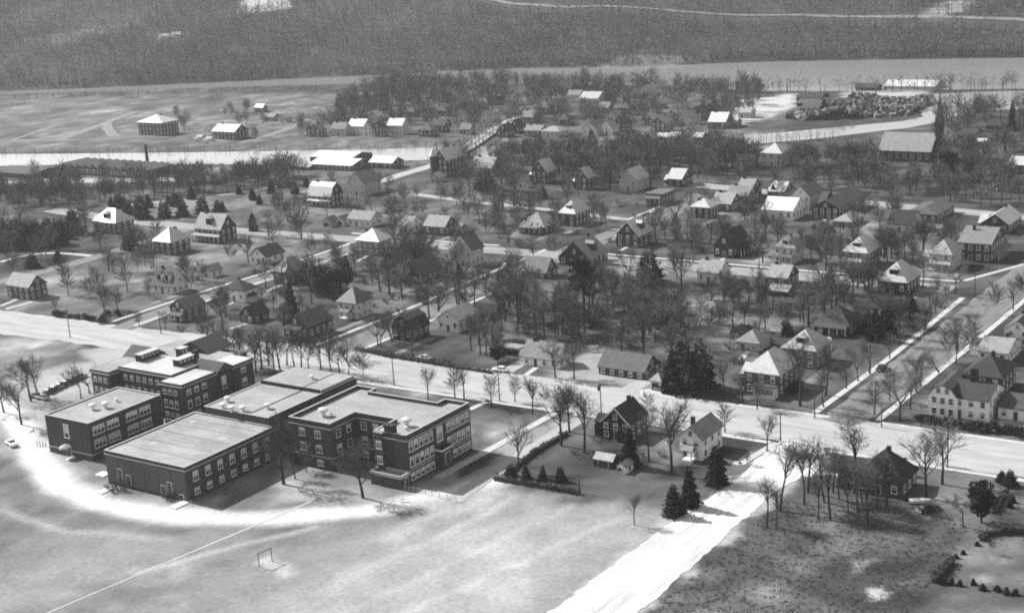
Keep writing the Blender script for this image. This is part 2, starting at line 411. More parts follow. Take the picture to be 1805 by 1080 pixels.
sheet('river', pixpoly(NEAR_RIVER), WATER, .06)
sheet('far_river', np.array([G(x, y)[:2] for x, y in FAR_RIVER]), WATER, .06)

sheet('main_road', ragged(pixpoly([(-250,514),(183,570),(630,620),(1160,693),(1805,780),(2100,821),(2100,885),(1805,842),(1300,767),(960,719),(607,666),(400,640),(150,607),(-250,557)]), .25), DIRTB, .05)
sheet('dirt_road', ragged(pixpoly([(560,1386),(930,1108),(1090,988),(1195,912),(1290,852),(1364,784),(1385,772),(1450,783),(1456,800),(1411,842),(1357,874),(1270,953),(1197,1019),(1090,1110),(770,1382)]), .14, 1.2), M('road_white_sand', .50, var=.30, scale=.42, fine=.16, stretch=(10, 1, 1, TH)), .07)
sheet('side_road', ragged(pixpoly([(1448,738),(1565,645),(1700,540),(1790,470),(1860,415),(1950,440),(1805,524),(1725,592),(1640,660),(1540,736),(1500,752)]), .2), TARR, .07)
sheet('second_street', pixpoly([(566,616),(700,560),(900,475),(978,443),(1110,392),(1190,362),(1222,341),(1250,345),(1212,373),(1145,398),(1005,455),(845,522),(680,596),(612,626)]), TARR, .07)
ribbon('third_street', [(214,580),(300,545),(480,487),(620,437),(642,420)], 9, TARR, .075, .2)
ribbon('back_road', [(90,370),(240,391),(430,408),(690,427),(970,449),(1320,480),(1680,511)], 10, M('back_road_surface', .24, var=.28, scale=.35, fine=.12, stretch=(1, 9, 1, TH)), .09, .3)
ribbon('fourth_street', [(-60,510),(60,484),(160,456),(270,424),(345,398)], 8, TARR, .075, .3)
ribbon('upper_road', [(1180,322),(1300,333),(1540,360),(1720,375),(1900,392)], 10, M('upper_road_surface', .26, var=.28, scale=.35, fine=.12, stretch=(1, 9, 1, TH)), .07, .3)
ribbon('hill_foot_lane', [(733,343),(850,358),(980,371),(1105,388)], 4.5, DIRTR, .06, .3)
ribbon('conifer_drive', [(228,362),(345,350),(456,335),(505,326)], 3.5, DIRTR, .06, .3)
ribbon('factory_road', [(-40,326),(80,319),(250,318),(360,315)], 12, DIRTR, .06, .5)
LANE = M('lane_soil', .17, var=.2, scale=.2, fine=.1)
ribbon('bridge_road', [(640,330),(720,304),(766,291),(812,271)], 8, DIRTR, .06, .3)
ribbon('island_road', [(872,229),(900,213),(930,203),(985,192)], 9, DIRTR, .06, .3)
ribbon('field_lane', [(22,247),(60,234),(100,221)], 4, LANE, .06, .4)
ribbon('field_track', [(108,246),(160,226),(190,215),(238,197)], 6, LANE, .06, .6)
ribbon('barn_lane', [(20,248),(130,247),(215,243),(300,238),(360,230)], 4, LANE, .065, .6)
ribbon('barn_loop', [(188,216),(190,228),(203,241)], 7, LANE, .07, .6)
ribbon('river_lane', [(425,252),(470,240),(520,223),(545,210)], 6, LANE, .06, .6)
ribbon('river_lane_spur', [(490,238),(545,236)], 4, LANE, .07, .6)
ribbon('loop_lane', [(795,182),(830,175),(905,172)], 7, LANE, .06, .5)
ribbon('hillside_road', [(835,-6),(900,8),(1000,14),(1200,22),(1400,27),(1600,32),(1830,39)], 5, LANE, .5, .8)
ribbon('school_drive', [(795,884),(862,838),(940,790),(1024,737)], 4.2, DIRTR, .06, .35)
ribbon('yard_drive', [(1105,690),(1150,666)], 5, DIRTR, .06, .3)
ribbon('cape_drive', [(872,668),(900,648),(925,636)], 4, DIRTR, .06, .3)
ribbon('gravel_path', [(0,462),(51,447),(102,445),(160,451)], 2.6, CONC, .06, .15)
SW = [[(606,669),(740,689),(975,724)], [(1012,730),(1135,745),(1358,780)], [(1462,795),(1600,815),(1805,847),(2050,885)], [(1552,745),(1640,758),(1805,781),(2000,808)],
      [(1160,697),(1300,714),(1462,735)], [(548,611),(646,574),(753,531),(820,499),(896,468),(962,440)], [(617,625),(680,599),(758,566),(841,529),(900,503)],
      [(237,574),(357,533),(456,498),(544,470),(625,444)], [(192,569),(354,515),(459,484),(534,458),(632,424)], [(1437,727),(1567,632),(1697,525)], [(1548,741),(1640,666),(1725,598),(1850,492)],
      [(1070,448),(1300,467),(1460,481),(1690,496)], [(620,411),(690,418),(805,428),(880,433)], [(828,722),(866,704)], [(1306,818),(1368,780)], [(1422,840),(1460,802)], [(1440,834),(1484,838)], [(1272,810),(1306,818)],
      [(1105,388),(1190,354)], [(926,662),(945,648)], [(1700,495),(1805,466)], [(10,545),(57,532)], [(0,540),(30,528)]]
for p in SW: ribbon('sidewalk', p, 1.7, CONC, thick=.1, avoid=False)
ribbon('school_walk', [(838,806),(900,772),(978,728)], 2.2, CONC, thick=.1, avoid=False)
ribbon('front_walk', [(770,842),(838,806)], 2.2, CONC, thick=.1, avoid=False)
ribbon('field_line', [(60,1090),(279,997),(459,922),(563,877)], .5, CONC, .04, .08, avoid=False)
ribbon('patio', [(1128,692),(1165,690)], 5, CONC, thick=.09, avoid=False)

# ---------------------------------------------------------------- windows and doors shared by all buildings
WC = {}
def win_mesh(w_, h_, nx_, ny_, fr=.13, shade=0):
    k = (round(w_, 2), round(h_, 2), nx_, ny_, fr, shade)
    if k in WC: return WC[k]
    m = MB(); x0, x1, z0, z1 = -w_/2, w_/2, -h_/2, h_/2
    m.box(x0-fr, x0, -.10, .04, z0-fr, z1+fr); m.box(x1, x1+fr, -.10, .04, z0-fr, z1+fr)
    m.box(x0, x1, -.10, .04, z1, z1+fr); m.box(x0-fr-.08, x1+fr+.08, -.17, .04, z0-fr-.06, z0)
    for i in range(1, nx_): c = x0+(x1-x0)*i/nx_; m.box(c-.06, c+.06, -.075, .04, z0, z1)
    for i in range(1, ny_): c = z0+(z1-z0)*i/ny_; m.box(x0, x1, -.065, .04, c-.045, c+.045)
    p = MB(); zc = z1-(z1-z0)*shade
    if shade: p.box(x0, x1, -.045, .03, zc, z1, 1)
    if shade < 1: p.box(x0, x1, -.04, .03, z0, zc, 0)
    WC[k] = (m.mesh('window', FRAME), p.mesh('pane', [GLASS, BLIND])); return WC[k]
def window(parent, loc, rz, w_=.95, h_=1.5, nx_=1, ny_=2, fr=.13, shade=None):
    if shade is None: shade = random.choice((0, 0, .35, .5, .5))
    elif shade >= .4: shade = random.choice((.3, .5, .5, .5, .7))
    a, b_ = win_mesh(w_, h_, nx_, ny_, fr, shade)
    o = link('window', a, parent, loc, rz); link('pane', b_, o); return o
DC = {}
def door(parent, loc, rz, w_=1.0, h_=2.1, mat=None):
    k = (w_, h_, mat.name if mat else '')
    if k not in DC:
        m = MB(); m.box(-w_/2-.12, w_/2+.12, -.08, .04, 0, h_+.15); f = m.mesh('door', FRAME)
        m = MB(); m.box(-w_/2, w_/2, -.11, .03, .05, h_); DC[k] = (f, m.mesh('door_leaf', mat or DOOR))
    o = link('door', DC[k][0], parent, loc, rz); link('door_leaf', DC[k][1], o); return o

# ---------------------------------------------------------------- the school, in the street grid
SO = G(333, 881)
def SP(s, t_, z=0): return SO + A*s + B*t_ + Vector((0, 0, z))
OCC = []                                   # occupied discs (x, y, r)
def occ_rect(p, la, lb):
    OCC.append((p.x, p.y, la, lb))
def inset(poly, d):
    n = len(poly); r = []
    for i in range(n):
        p0, p1, p2 = Vector(poly[i-1]), Vector(poly[i]), Vector(poly[(i+1) % n])
        e0, e1 = (p1-p0).normalized(), (p2-p1).normalized()
        n0, n1 = Vector((-e0.y, e0.x)), Vector((-e1.y, e1.x))
        k = 1+n0.dot(n1); r.append(tuple(p1+(n0+n1)*(d/k)))
    return r
def block(name, label, poly, z, par=.5, wallm=BR, roofm=GRAVEL, cornice=1.0, cap=STONE, base=None):
    c = sum((Vector(p) for p in poly), Vector((0, 0)))/len(poly)
    root = empty(name, SP(c.x, c.y), TH); tag(root, label, 'school')
    P = [(x_-c.x, y_-c.y) for x_, y_ in poly]
    s_, t_ = [p[0] for p in poly], [p[1] for p in poly]
    occ_rect(SP(c.x, c.y), max(s_)-min(s_)+3, max(t_)-min(t_)+3)
    m = MB(); m.prism(P, 0, z-par); m.build('wall', wallm, root)
    m = MB(); m.prism(inset(P, .30), z-par-.2, z-par+.05); m.build('roof', roofm, root)
    ring = inset(P, .32); n = len(P)
    m = MB()
    m.add([(x_, y_, h) for h in (z-par-.1, z-.12) for x_, y_ in P]+[(x_, y_, h) for h in (z-par-.1, z-.12) for x_, y_ in ring],
          sum([[(i, (i+1) % n, n+(i+1) % n, n+i), (2*n+i, 3*n+i, 3*n+(i+1) % n, 2*n+(i+1) % n)] for i in range(n)], []))
    m.build('parapet', wallm, root)
    def band(nm, off, off2, z0, z1, mt):
        o1, o2 = inset(P, -off), inset(P, off2); mb = MB()
        mb.add([(x_, y_, z0) for x_, y_ in o1]+[(x_, y_, z1) for x_, y_ in o1]+[(x_, y_, z0) for x_, y_ in o2]+[(x_, y_, z1) for x_, y_ in o2],
               sum([[(i, (i+1) % n, n+(i+1) % n, n+i), (n+i, n+(i+1) % n, 3*n+(i+1) % n, 3*n+i), (2*n+i, i, (i+1) % n, 2*n+(i+1) % n), (3*n+i, 3*n+(i+1) % n, 2*n+(i+1) % n, 2*n+i)] for i in range(n)], []))
        mb.build(nm, mt, root)
    band('coping', .08, .40, z-.12, z, cap)
    if cornice: band('cornice', .14, -.02, z-cornice-.28, z-cornice, STONE)
    if base: band('belt_course', .10, -.02, base, base+.3, STONE)
    return root, c
def wins(root, c, p0, p1, zc, n, w_, h_, nx_=1, ny_=2, margin=1.2, fr=.13, skip=(), shade=None):
    a, b_ = Vector(p0), Vector(p1); e = b_-a; L = e.length; e.normalize()     # poly CCW: outward = (e.y,-e.x)
    rz = math.atan2(e.y, e.x)
    for i in range(n):
        if i in skip: continue
        q = a+e*(margin+(L-2*margin)*((i+.5)/n))-c
        window(root, (q.x, q.y, zc), rz, w_, h_, nx_, ny_, fr, shade)
def roof_vent(s, t_, z, sc, label, cat='roof vent', group='metal ventilators on the school roofs'):
    r = empty('roof_vent', SP(s, t_, z), TH); tag(r, label, cat, group)
    m = MB(); m.tube([(0, 0, -.1), (0, 0, .9*sc)], [.5*sc, .42*sc], 10, cap=True); m.build('stack', METAL, r)
    m = MB(); m.tube([(0, 0, .85*sc), (0, 0, 1.05*sc), (0, 0, 1.5*sc), (0, 0, 1.75*sc)], [.45*sc, .95*sc, .9*sc, .3*sc], 12, cap=True); m.build('hood', METAL, r)
    return r

# two-storey classroom wing
P_ = [(7.2,39.8),(30.4,39.8),(30.4,55.6),(7.2,55.6)]
r, c = block('classroom_wing', 'two storey dark brick wing with white triple windows and a gravel roof', P_, 9.8, .35, BR, GRAVEL, 0, STONE, base=1.5)
for zc in (4.0, 7.4):
    for k0 in (8.2, 12.6, 18.6, 22.9):
        q = Vector((k0+1.9, 39.8))-c; window(r, (q.x, q.y, zc), 0, 3.3, 1.9, 3, 2, .16, .5)
for zc, hh in ((6.6, 3.2),):
    q = Vector((7.2, 48.2))-c; window(r, (q.x, q.y, zc), -math.pi/2, 1.5, hh, 1, 3, .2, .6)
q = Vector((7.2, 48.2))-c; door(r, (q.x, q.y, .1), -math.pi/2, 1.6, 2.3)
m = MB(); m.tube([(0, 0, 0), (0, 0, .35), (0, 0, 1.0)], [1.7, 1.55, .1], 10, cap=True); m.build('door_hood', STONE, r, (q.x-.9, q.y, 2.6))
for i, (s, t_) in enumerate([(15.4,47.5),(17.6,45.4),(22.4,46.8)]): roof_vent(s, t_, 9.5, (1.0, 1.0, .6)[i], 'round metal ventilator standing on the classroom wing roof')

# long low gymnasium
P_ = [(-1,-1),(27.6,-1),(27.6,25),(-1,25)]
r, c = block('gymnasium', 'long low brick gymnasium with a pale worn gravel roof and light cornice', P_, 8.3, .35, BR, GRAVEL, .85)
for zc, h_ in ((5.3, 2.0), (1.8, 1.3)):
    wins(r, c, (-1,-1), (27.6,-1), zc, 7, 1.3, h_, 2, 2, 1.0, .13, (), .4)
for i in range(6):                         # brick panels of the end wall
    y0 = -.6+i*4.27-12; m = MB(); m.box(-14.38, -14.28, y0+.08, y0+4.15, .5, 6.9); m.build('wall_panel', M('brick_panel', .082, var=.14, scale=1.1, fine=.1), r)
for t_, z0, hh in ((20.5, 1.9, 2.4), (17.8, .8, 2.4), (6.5, .4, 2.3), (4.4, 1.4, 2.4), (1.0, 0, 1.5)):
    q = Vector((-1.08, t_))-c; door(r, (q.x, q.y, z0), -math.pi/2, 1.3, hh)
for i, (a_, b_) in enumerate(((-9.6, .2), (-4.1, -.15), (1.3, .1), (6.5, -.1), (10.4, .15))):
    m = MB(); m.tube([(a_, -12.4, 8.0), (a_+b_*2, -4, 8.0), (a_+b_, 4, 8.0), (a_+b_*3, 12.4, 8.0)], [.07]*4, 4); m.build('roof_seam', M('tar_seam', .13, var=.2), r)
for x_, y_, a_, b_ in ((-6, 6, 1.1, .8), (3.5, -7, .8, 1.2), (9, 8.5, .7, .7)):
    m = MB(); m.box(x_-a_, x_+a_, y_-b_, y_+b_, 7.9, 8.02); m.build('roof_patch', M('roof_patch', .36, var=.2), r)
m = MB(); m.box(-14.45, -14.3, -9, 7, 0, .5); m.build('plinth', BRD, r)

# auditorium behind the gymnasium, taller, stepped roof
P_ = [(27.6,.6),(60.4,.6),(60.4,21.5),(27.6,21.5)]
r, c = block('auditorium', 'tall brick auditorium with a stepped flat roof between gymnasium and classroom block', P_, 10.2, .25, BR, GRAVEL, 2.6)
wins(r, c, (27.6,.6), (60.4,.6), 6.2, 8, 2.0, 1.7, 3, 2, .8, .16, (), .5)
m = MB(); m.box(3.2, 16.1, -9.9, 9.9, 9.7, 10.75); m.build('upper_roof', [GRAVEL], r)
m = MB(); m.box(3.0, 3.2, -9.9, 9.9, 9.9, 10.95); m.build('roof_step', BRD, r)
m = MB(); m.box(-15.4, 3.0, -4.1, -3.8, 9.9, 10.12); m.build('roof_seam', TARD, r)
m = MB(); m.box(3.2, 15.4, -4.1, -3.8, 10.7, 10.82); m.build('roof_seam', TARD, r)
for s, t_ in ((28.6,16),(27.9,12.4),(29.0,9.8),(33,5.5),(32.8,18.6)): roof_vent(s, t_, 9.95, .9, 'round metal ventilator standing on the auditorium roof')
roof_vent(53.6, 9.4, 10.7, .7, 'small metal ventilator at the far end of the auditorium roof')

# U-shaped classroom block
P_ = [(27.2,-19),(36.2,-19),(36.2,-31),(28.4,-31),(28.4,-40),(52.6,-40),(52.6,-33),(49.6,-33),(49.6,-12.5),(52.2,-12.5),(52.2,-6.5),(27.2,-6.5)]
r, c = block('classroom_block', 'tall U shaped brick school block with deep parapets and rows of narrow windows', P_, 11.7, .95, BR, GRAVEL, 1.3, STONE, base=3.0)
for zc, h_ in ((8.6, 2.1), (5.0, 2.1), (1.6, 1.5)):
    wins(r, c, (28.4,-40), (38.6,-40), zc, 5, 1.15, h_, 1, 2, .5, .15, (), .5)
    wins(r, c, (42.6,-40), (52.6,-40), zc, 5, 1.15, h_, 1, 2, .4, .15, (), .5)
    wins(r, c, (27.2,-6.5), (27.2,-19), zc, 2, 1.5, h_*.8, 2, 2, 1.5, .13, (0,) if zc < 2 else (), .3)
    wins(r, c, (36.2,-19), (36.2,-31), zc, 3, 1.5, h_*.8, 2, 2, .6, .13)
    wins(r, c, (27.2,-19), (36.2,-19), zc, 2, 1.3, h_*.8, 1, 2, .8, .13)
q = Vector((40.5,-40))-c
window(r, (q.x, q.y, 8.0), 0, 1.7, 3.2, 2, 3, .25, .6); door(r, (q.x, q.y-1.85, 1.0), 0, 1.7, 2.8, DOOR)
m = MB(); m.box(q.x-1.9, q.x+1.9, q.y-1.8, q.y+.1, 0, 4.6); m.build('entrance_porch', BR, r)
m = MB(); m.box(q.x-2.2, q.x+2.2, q.y-2.1, q.y-.02, 4.6, 5.0); m.build('porch_cornice', FRAME, r)
m = MB(); m.box(q.x-2.0, q.x+2.0, q.y-1.9, q.y-.03, 5.0, 5.1); m.build('porch_roof', TARD, r)
m = MB(); m.box(-13.0, -10.1, -9.9, -7.6, 0, 11.2); m.build('stair_tower', BR, r)
m = MB(); m.box(-13.15, -9.95, -10.05, -7.45, 11.2, 11.5); m.build('tower_coping', STONE, r)
m = MB(); m.box(-12.7, -11.0, -12.6, -10.3, 0, 13.0); ch = m.build('chimney', BRD, r)
m = MB(); m.box(-12.85, -10.85, -12.75, -10.15, 13.0, 13.25); m.build('chimney_cap', TARD, ch)
for zc in (8.4, 4.8): window(r, (-13.0, -8.7, zc), -math.pi/2, 1.2, 1.6, 2, 2, .13, .3)
e_ = [Vector(p)-c for p in ((25.2,-40.2),(28.4,-40.2),(28.4,-31.6),(25.2,-31.6))]
m = MB(); m.prism([(p.x, p.y) for p in e_], 0, 2.5); m.build('boiler_room', BR, r)
m = MB(); m.prism(inset([(p.x, p.y) for p in e_], .4), 2.5, 2.55); m.build('boiler_room_roof', TARD, r)
m = MB()
for a_, b_ in zip(e_, e_[1:]+e_[:1]):
    x0, x1, y0, y1 = min(a_.x, b_.x), max(a_.x, b_.x), min(a_.y, b_.y), max(a_.y, b_.y)
    if x0 > 1e9: continue
    ex = .2 if x1-x0 < .1 else 0; ey = .2 if y1-y0 < .1 else 0
    m.box(x0-ex, x1+ex, y0-ey, y1+ey, 2.5 + (.003 if ex else 0), 3.2 + (.003 if ex else 0))
m.build('boiler_room_parapet', STONE, r)
q = Vector((27.2,-40.2))-c; door(r, (q.x, q.y, .1), 0, 1.0, 2.1)
roof_vent(32.6, -12.5, 10.8, 1.25, 'large metal ventilator by the court on the U shaped block roof'); roof_vent(35.2, -35, 10.8, 1.25, 'large metal ventilator beside the chimney of the U shaped block')
roof_vent(33.6, -14.2, 10.8, .5, 'stubby small metal ventilator beside a large one on the U shaped block')
roof_vent(33.2, -36.4, 10.8, .5, 'stubby small metal ventilator near the chimney of the U shaped block'); roof_vent(28.8, -16.8, 10.8, .35, 'thin metal roof pipe at the end of the U shaped block')

# the old main building with deep eaves
oc = Vector((47, 52)); r = empty('old_schoolhouse', SP(47, 52), TH)
tag(r, 'old brick schoolhouse with deep dark eaves, skylight boxes and several roof levels', 'school'); occ_rect(SP(49, 52), 34, 38)
def ob(nm, s0, s1, t0, t1, z0, z1, mt): m = MB(); m.box(s0-47, s1-47, t0-52, t1-52, z0, z1); return m.build(nm, mt, r)
def slab(s0, s1, t0, t1, z, top):
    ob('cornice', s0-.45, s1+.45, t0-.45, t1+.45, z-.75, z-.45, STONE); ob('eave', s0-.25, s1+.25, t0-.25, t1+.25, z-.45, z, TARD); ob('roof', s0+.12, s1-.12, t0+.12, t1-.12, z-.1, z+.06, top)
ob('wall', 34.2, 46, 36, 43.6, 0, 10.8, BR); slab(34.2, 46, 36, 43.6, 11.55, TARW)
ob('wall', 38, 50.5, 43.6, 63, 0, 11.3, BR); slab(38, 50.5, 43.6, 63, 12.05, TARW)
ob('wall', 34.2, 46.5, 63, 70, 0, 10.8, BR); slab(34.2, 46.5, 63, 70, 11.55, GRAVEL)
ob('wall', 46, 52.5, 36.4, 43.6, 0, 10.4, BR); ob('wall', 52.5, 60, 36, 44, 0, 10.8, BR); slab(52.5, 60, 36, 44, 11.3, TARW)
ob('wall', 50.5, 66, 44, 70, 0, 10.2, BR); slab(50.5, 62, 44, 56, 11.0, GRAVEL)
ob('roof', 46.5, 66, 56.3, 70, 10.6, 11.0, GRAVEL)
def gab(nm, s0, s1, t0, t1, z, rise, along, mt):
    m = MB()
    if along == 't': m.profile([(s0-47, z), (s1-47, z), ((s0+s1)/2-47, z+rise)], t0-52, t1-52, True)
    else: m.profile([(t0-52, z), (t1-52, z), ((t0+t1)/2-52, z+rise)], s0-47, s1-47, False)
    return m.build(nm, mt, r)
gab('gable_roof', 45.9, 53.3, 35.6, 46.5, 10.9, 2.3, 't', ROOF(.10)); gab('gable_roof', 58, 68, 50, 64, 11.0, 3.0, 's', ROOF(.055)); gab('gable_roof', 46, 54, 62, 71, 11.4, 2.6, 't', ROOF(.12))
def sky_box(s0, s1, t0, t1, z0, z1):
    o = ob('skylight_box', s0, s1, t0, t1, z0, z1, BRD); k = max(2, int((s1-s0)/1.3))
    for i in range(k):
        m = MB(); a_ = s0-47+(s1-s0)*(i+.22)/k; m.box(a_, a_+(s1-s0)/k*.55, t0-52-.06, t0-52+.02, z0+(z1-z0)*.5, z1-.25); m.build('pane', BLIND, o)
    m = MB(); m.box(s0-47.15, s1-46.85, t0-52.15, t1-51.85, z1, z1+.15); m.build('box_roof', TARW, o)
sky_box(44, 49.5, 46.6, 49, 12, 13.9); sky_box(43, 49.5, 60, 62.2, 12, 14.0); sky_box(50.6, 53, 52.6, 54.8, 11, 14.4)
m = MB(); m.box(2.6, 4.0, -5.6, -4.4, 12, 15); m.build('chimney', BRD, r)
def ow(pt, n0, rz, items):
    for (d, zc, w_, h_) in items:
        q = (Vector(pt)+Vector(n0)*d)-Vector((47, 52)); window(r, (q.x, q.y, zc), rz, w_, h_, 1, 2, .13, .55)
for zc, h_ in ((9.2, 1.2), (5.9, 1.9), (2.6, 1.9)):
    ow((34.2, 43.6), (0, -1), -math.pi/2, [(d, zc, 1.0, h_) for d in (1.3, 3.2, 5.1)])
    ow((34.2, 36), (1, 0), 0, [(d, zc, 1.3, h_) for d in (2.2, 4.9, 7.6)])
    ow((38, 63), (0, -1), -math.pi/2, [(d, zc+.3, 1.0, h_) for d in (2, 4.4, 6.8, 9.2, 11.6, 14, 16.4)])
    ow((34.2, 70), (0, -1), -math.pi/2, [(d, zc, 1.0, h_) for d in (1.4, 3.4, 5.4)])
    ow((52.5, 36), (1, 0), 0, [(d, zc, 1.5, h_) for d in (3.7,)])
ow((46, 36.4), (1, 0), 0, [(3.2, 7.8, 1.4, 3.2)])

# ---------------------------------------------------------------- houses
def house(label, x, y, wl, wr, ev, rise, kind='g', ridge='a', wall=.4, roof=.12, gl=0, cat='house', group=None, name='house',
          porch=None, dorm=0, chim=1, wins_=True, trim=None, ratio=.62, rb=.55, near=False, rot=0.0, doors=True, garage=False):
    """x, y: foot of the corner between the two faces seen; wl, wr: widths of these faces; ev, rise: heights (all on the photograph)"""
    p = G(x, y); k = px_per_m(p)
    pa, pb = proj(p+A), proj(p+B); x0, y0 = proj(p)
    lb = wl/abs(pb[0]-x0); la = wr/abs(pa[0]-x0)
    la = max(la, lb*ratio); lb = max(lb, la*rb)
    hz = k*math.cos(PITCH)
    ev, rise = ev/hz, max(rise/hz*.92, .4)
    cpt = p+A*la/2+B*lb/2
    root = empty(name, cpt, TH+rot); tag(root, label, cat, group); occ_rect(cpt, la+1.5, lb+1.5)
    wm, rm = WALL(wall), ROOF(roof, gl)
    swap = ridge == 'b'                    # ridge along b: profile across x
    W_, L_ = (la, lb) if swap else (lb, la)
    oh = .5 if W_ > 5 else .25
    m = MB()
    if kind == 'g': prof = [(-W_/2, 0), (W_/2, 0), (W_/2, ev), (0, ev+rise), (-W_/2, ev)]
    elif kind == 'm': prof = [(-W_/2, 0), (W_/2, 0), (W_/2, ev), (W_*.31, ev+rise*.66), (0, ev+rise), (-W_*.31, ev+rise*.66), (-W_/2, ev)]
    else: prof = [(-W_/2, 0), (W_/2, 0), (W_/2, ev), (-W_/2, ev)]
    m.profile(prof, -L_/2, L_/2, swap); m.build('wall', wm, root)
    m = MB(); th = .16
    if kind in 'gm':
        top = [(a_, b_) for a_, b_ in prof[2:]]
        sl_ = (top[1][1]-top[0][1])/(top[0][0]-top[1][0]) if top[0][0] != top[1][0] else 1
        d = oh*.8; top[0] = (top[0][0]+d, top[0][1]-d*sl_); top[-1] = (top[-1][0]-d, top[-1][1]-d*sl_)
        up_ = [(a_, b_+th+.02) for a_, b_ in top]; lo = [(a_, b_-.03) for a_, b_ in top]
        m.profile(up_+lo[::-1], -L_/2-oh*.7, L_/2+oh*.7, swap)
        rf = m.build('roof', rm, root)
        if trim:
            m = MB()
            for e_ in (-L_/2-oh*.7-.07, L_/2+oh*.7+.01): m.profile([(a_, b_+.02) for a_, b_ in up_]+[(a_, b_-.3) for a_, b_ in lo[::-1]], e_, e_+.06, swap)
            m.build('gable_trim', FRAME, rf)
    elif kind == 'h':
        X, Y = la/2+oh, lb/2+oh; rl = max(L_-W_*.92, .3)/2; z0, z1 = ev, ev+rise*(1+oh/W_)
        rx, ry = (0, rl) if swap else (rl, 0)
        m.add([(-X,-Y,z0-.05),(X,-Y,z0-.05),(X,Y,z0-.05),(-X,Y,z0-.05),(-X,-Y,z0+.2),(X,-Y,z0+.2),(X,Y,z0+.2),(-X,Y,z0+.2),(-rx,-ry,z1+.2),(rx,ry,z1+.2)],
              [(3,2,1,0),(0,1,5,4),(1,2,6,5),(2,3,7,6),(3,0,4,7)] + ([(4,5,8),(5,6,9,8),(6,7,9),(7,4,8,9)] if swap else [(4,5,9,8),(5,6,9),(6,7,8,9),(7,4,8)]))
        rf = m.build('roof', rm, root)
    else:
        m.box(-la/2-.3, la/2+.3, -lb/2-.3, lb/2+.3, ev, ev+rise); rf = m.build('roof', rm, root)
    if chim:
        m = MB(); cw = .42; zt = ev+rise*(.8 if kind == 'h' else 1)+.95
        cx, cy = {1: (la*.28, lb*.03), 2: (-la*.12, lb*.22), 3: (la*.1, -lb*.2)}[chim]
        if kind != 'h' and chim == 1: cx, cy = (L_*.30, 0) if not swap else (0, L_*.30)
        m.box(cx-cw, cx+cw, cy-cw, cy+cw, ev+.1, zt); m.build('chimney', BRD, rf)
    if dorm and kind in 'gh':
        for i in range(dorm):
            f_ = (i+.5)/dorm-.5; dw = min(W_*.16, 1.3); m = MB()
            zb = ev+rise*.28; zt = ev+rise*.74; u0 = -W_/2*.80
            if swap or kind == 'h':
                yc = f_*L_*.8 if swap else f_*lb*.6; u0 = -la/2*.80
                m.box(u0, 0, yc-dw, yc+dw, zb, zt, 0); m.box(u0-.05, u0+.02, yc-dw*.7, yc+dw*.7, zb+.25, zt-.15, 2)
                m.add([(u0-.3,yc-dw-.25,zt),(u0-.3,yc+dw+.25,zt),(u0+.3,yc,zt+dw*.7),(0,yc-dw-.25,zt),(0,yc+dw+.25,zt),(0,yc,zt+dw*.7)], [(0,1,2),(0,2,5,3),(1,4,5,2),(0,3,4,1),(3,5,4)], 1)
            else:
                xc = f_*L_*.8
                m.box(xc-dw, xc+dw, u0, 0, zb, zt, 0); m.box(xc-dw*.7, xc+dw*.7, u0-.05, u0+.02, zb+.25, zt-.15, 2)
                m.add([(xc-dw-.25,u0-.3,zt),(xc+dw+.25,u0-.3,zt),(xc,u0+.3,zt+dw*.7),(xc-dw-.25,0,zt),(xc+dw+.25,0,zt),(xc,0,zt+dw*.7)], [(0,1,2),(0,2,5,3),(1,4,5,2),(0,3,4,1),(3,5,4)], 1)
            m.build('dormer', [wm, rm, GLASS], rf)
    if wins_:
        st = max(1, round(ev/2.9)); frw = .15
        for (L, fn, rz, vis) in ((lb, lambda d: (-la/2, d), -math.pi/2, 1), (la, lambda d: (d, -lb/2), 0, 1), (lb, lambda d: (la/2, d), math.pi/2, 0), (la, lambda d: (d, lb/2), math.pi, 0)):
            n = max(1, round(L/(3.0 if vis else 4.2)))
            for s_ in range(st):
                for i in range(n):
                    if s_ == 0 and doors and i == n//2 and (rz in (0, -math.pi/2) and (n > 1)) and rz == -math.pi/2: continue
                    d = L*((i+.5)/n-.5); q = fn(d); window(root, (q[0], q[1], ev*(s_+.55)/st), rz, min(.95, L/n*.4), min(1.5, ev/st*.52), 1, 2, frw)
        if doors:
            n = max(1, round(lb/3.0)); d = lb*((n//2+.5)/n-.5) if n > 1 else lb*.2
            door(root, (-la/2, d, .05), -math.pi/2, .95, min(2.1, ev*.75))
        if kind in 'gm' and rise > 2.0:
            for sgn in (-1, 1):
                if swap: window(root, (0, sgn*lb/2, ev+rise*.38), 0 if sgn < 0 else math.pi, .8, 1.1, 1, 2, frw)
                else: window(root, (sgn*la/2, 0, ev+rise*.38), -math.pi/2 if sgn < 0 else math.pi/2, .8, 1.1, 1, 2, frw)
    hs_ = (int(x*7+y*13)) % 10
    if cat == 'house' and la > 6 and lb > 6 and y > 300 and hs_ < 5:
        d_ = 2.6+.25*hs_; w2 = la*.24; h2 = ev*.62; m = MB(); xc = la*.12
        m.profile([(xc-w2, 0), (xc+w2, 0), (xc+w2, h2), (xc, h2+w2*.6), (xc-w2, h2)], lb/2-.02, lb/2+d_, True); wg = m.build('side_wing', wm, root)
        m = MB(); m.profile([(xc-w2-.3, h2-.1), (xc, h2+w2*.6+.2), (xc+w2+.3, h2-.1), (xc+w2+.3, h2-.25), (xc, h2+w2*.6+.02), (xc-w2-.3, h2-.25)], lb/2-.01, lb/2+d_+.3, True); m.build('wing_roof', rm, wg)
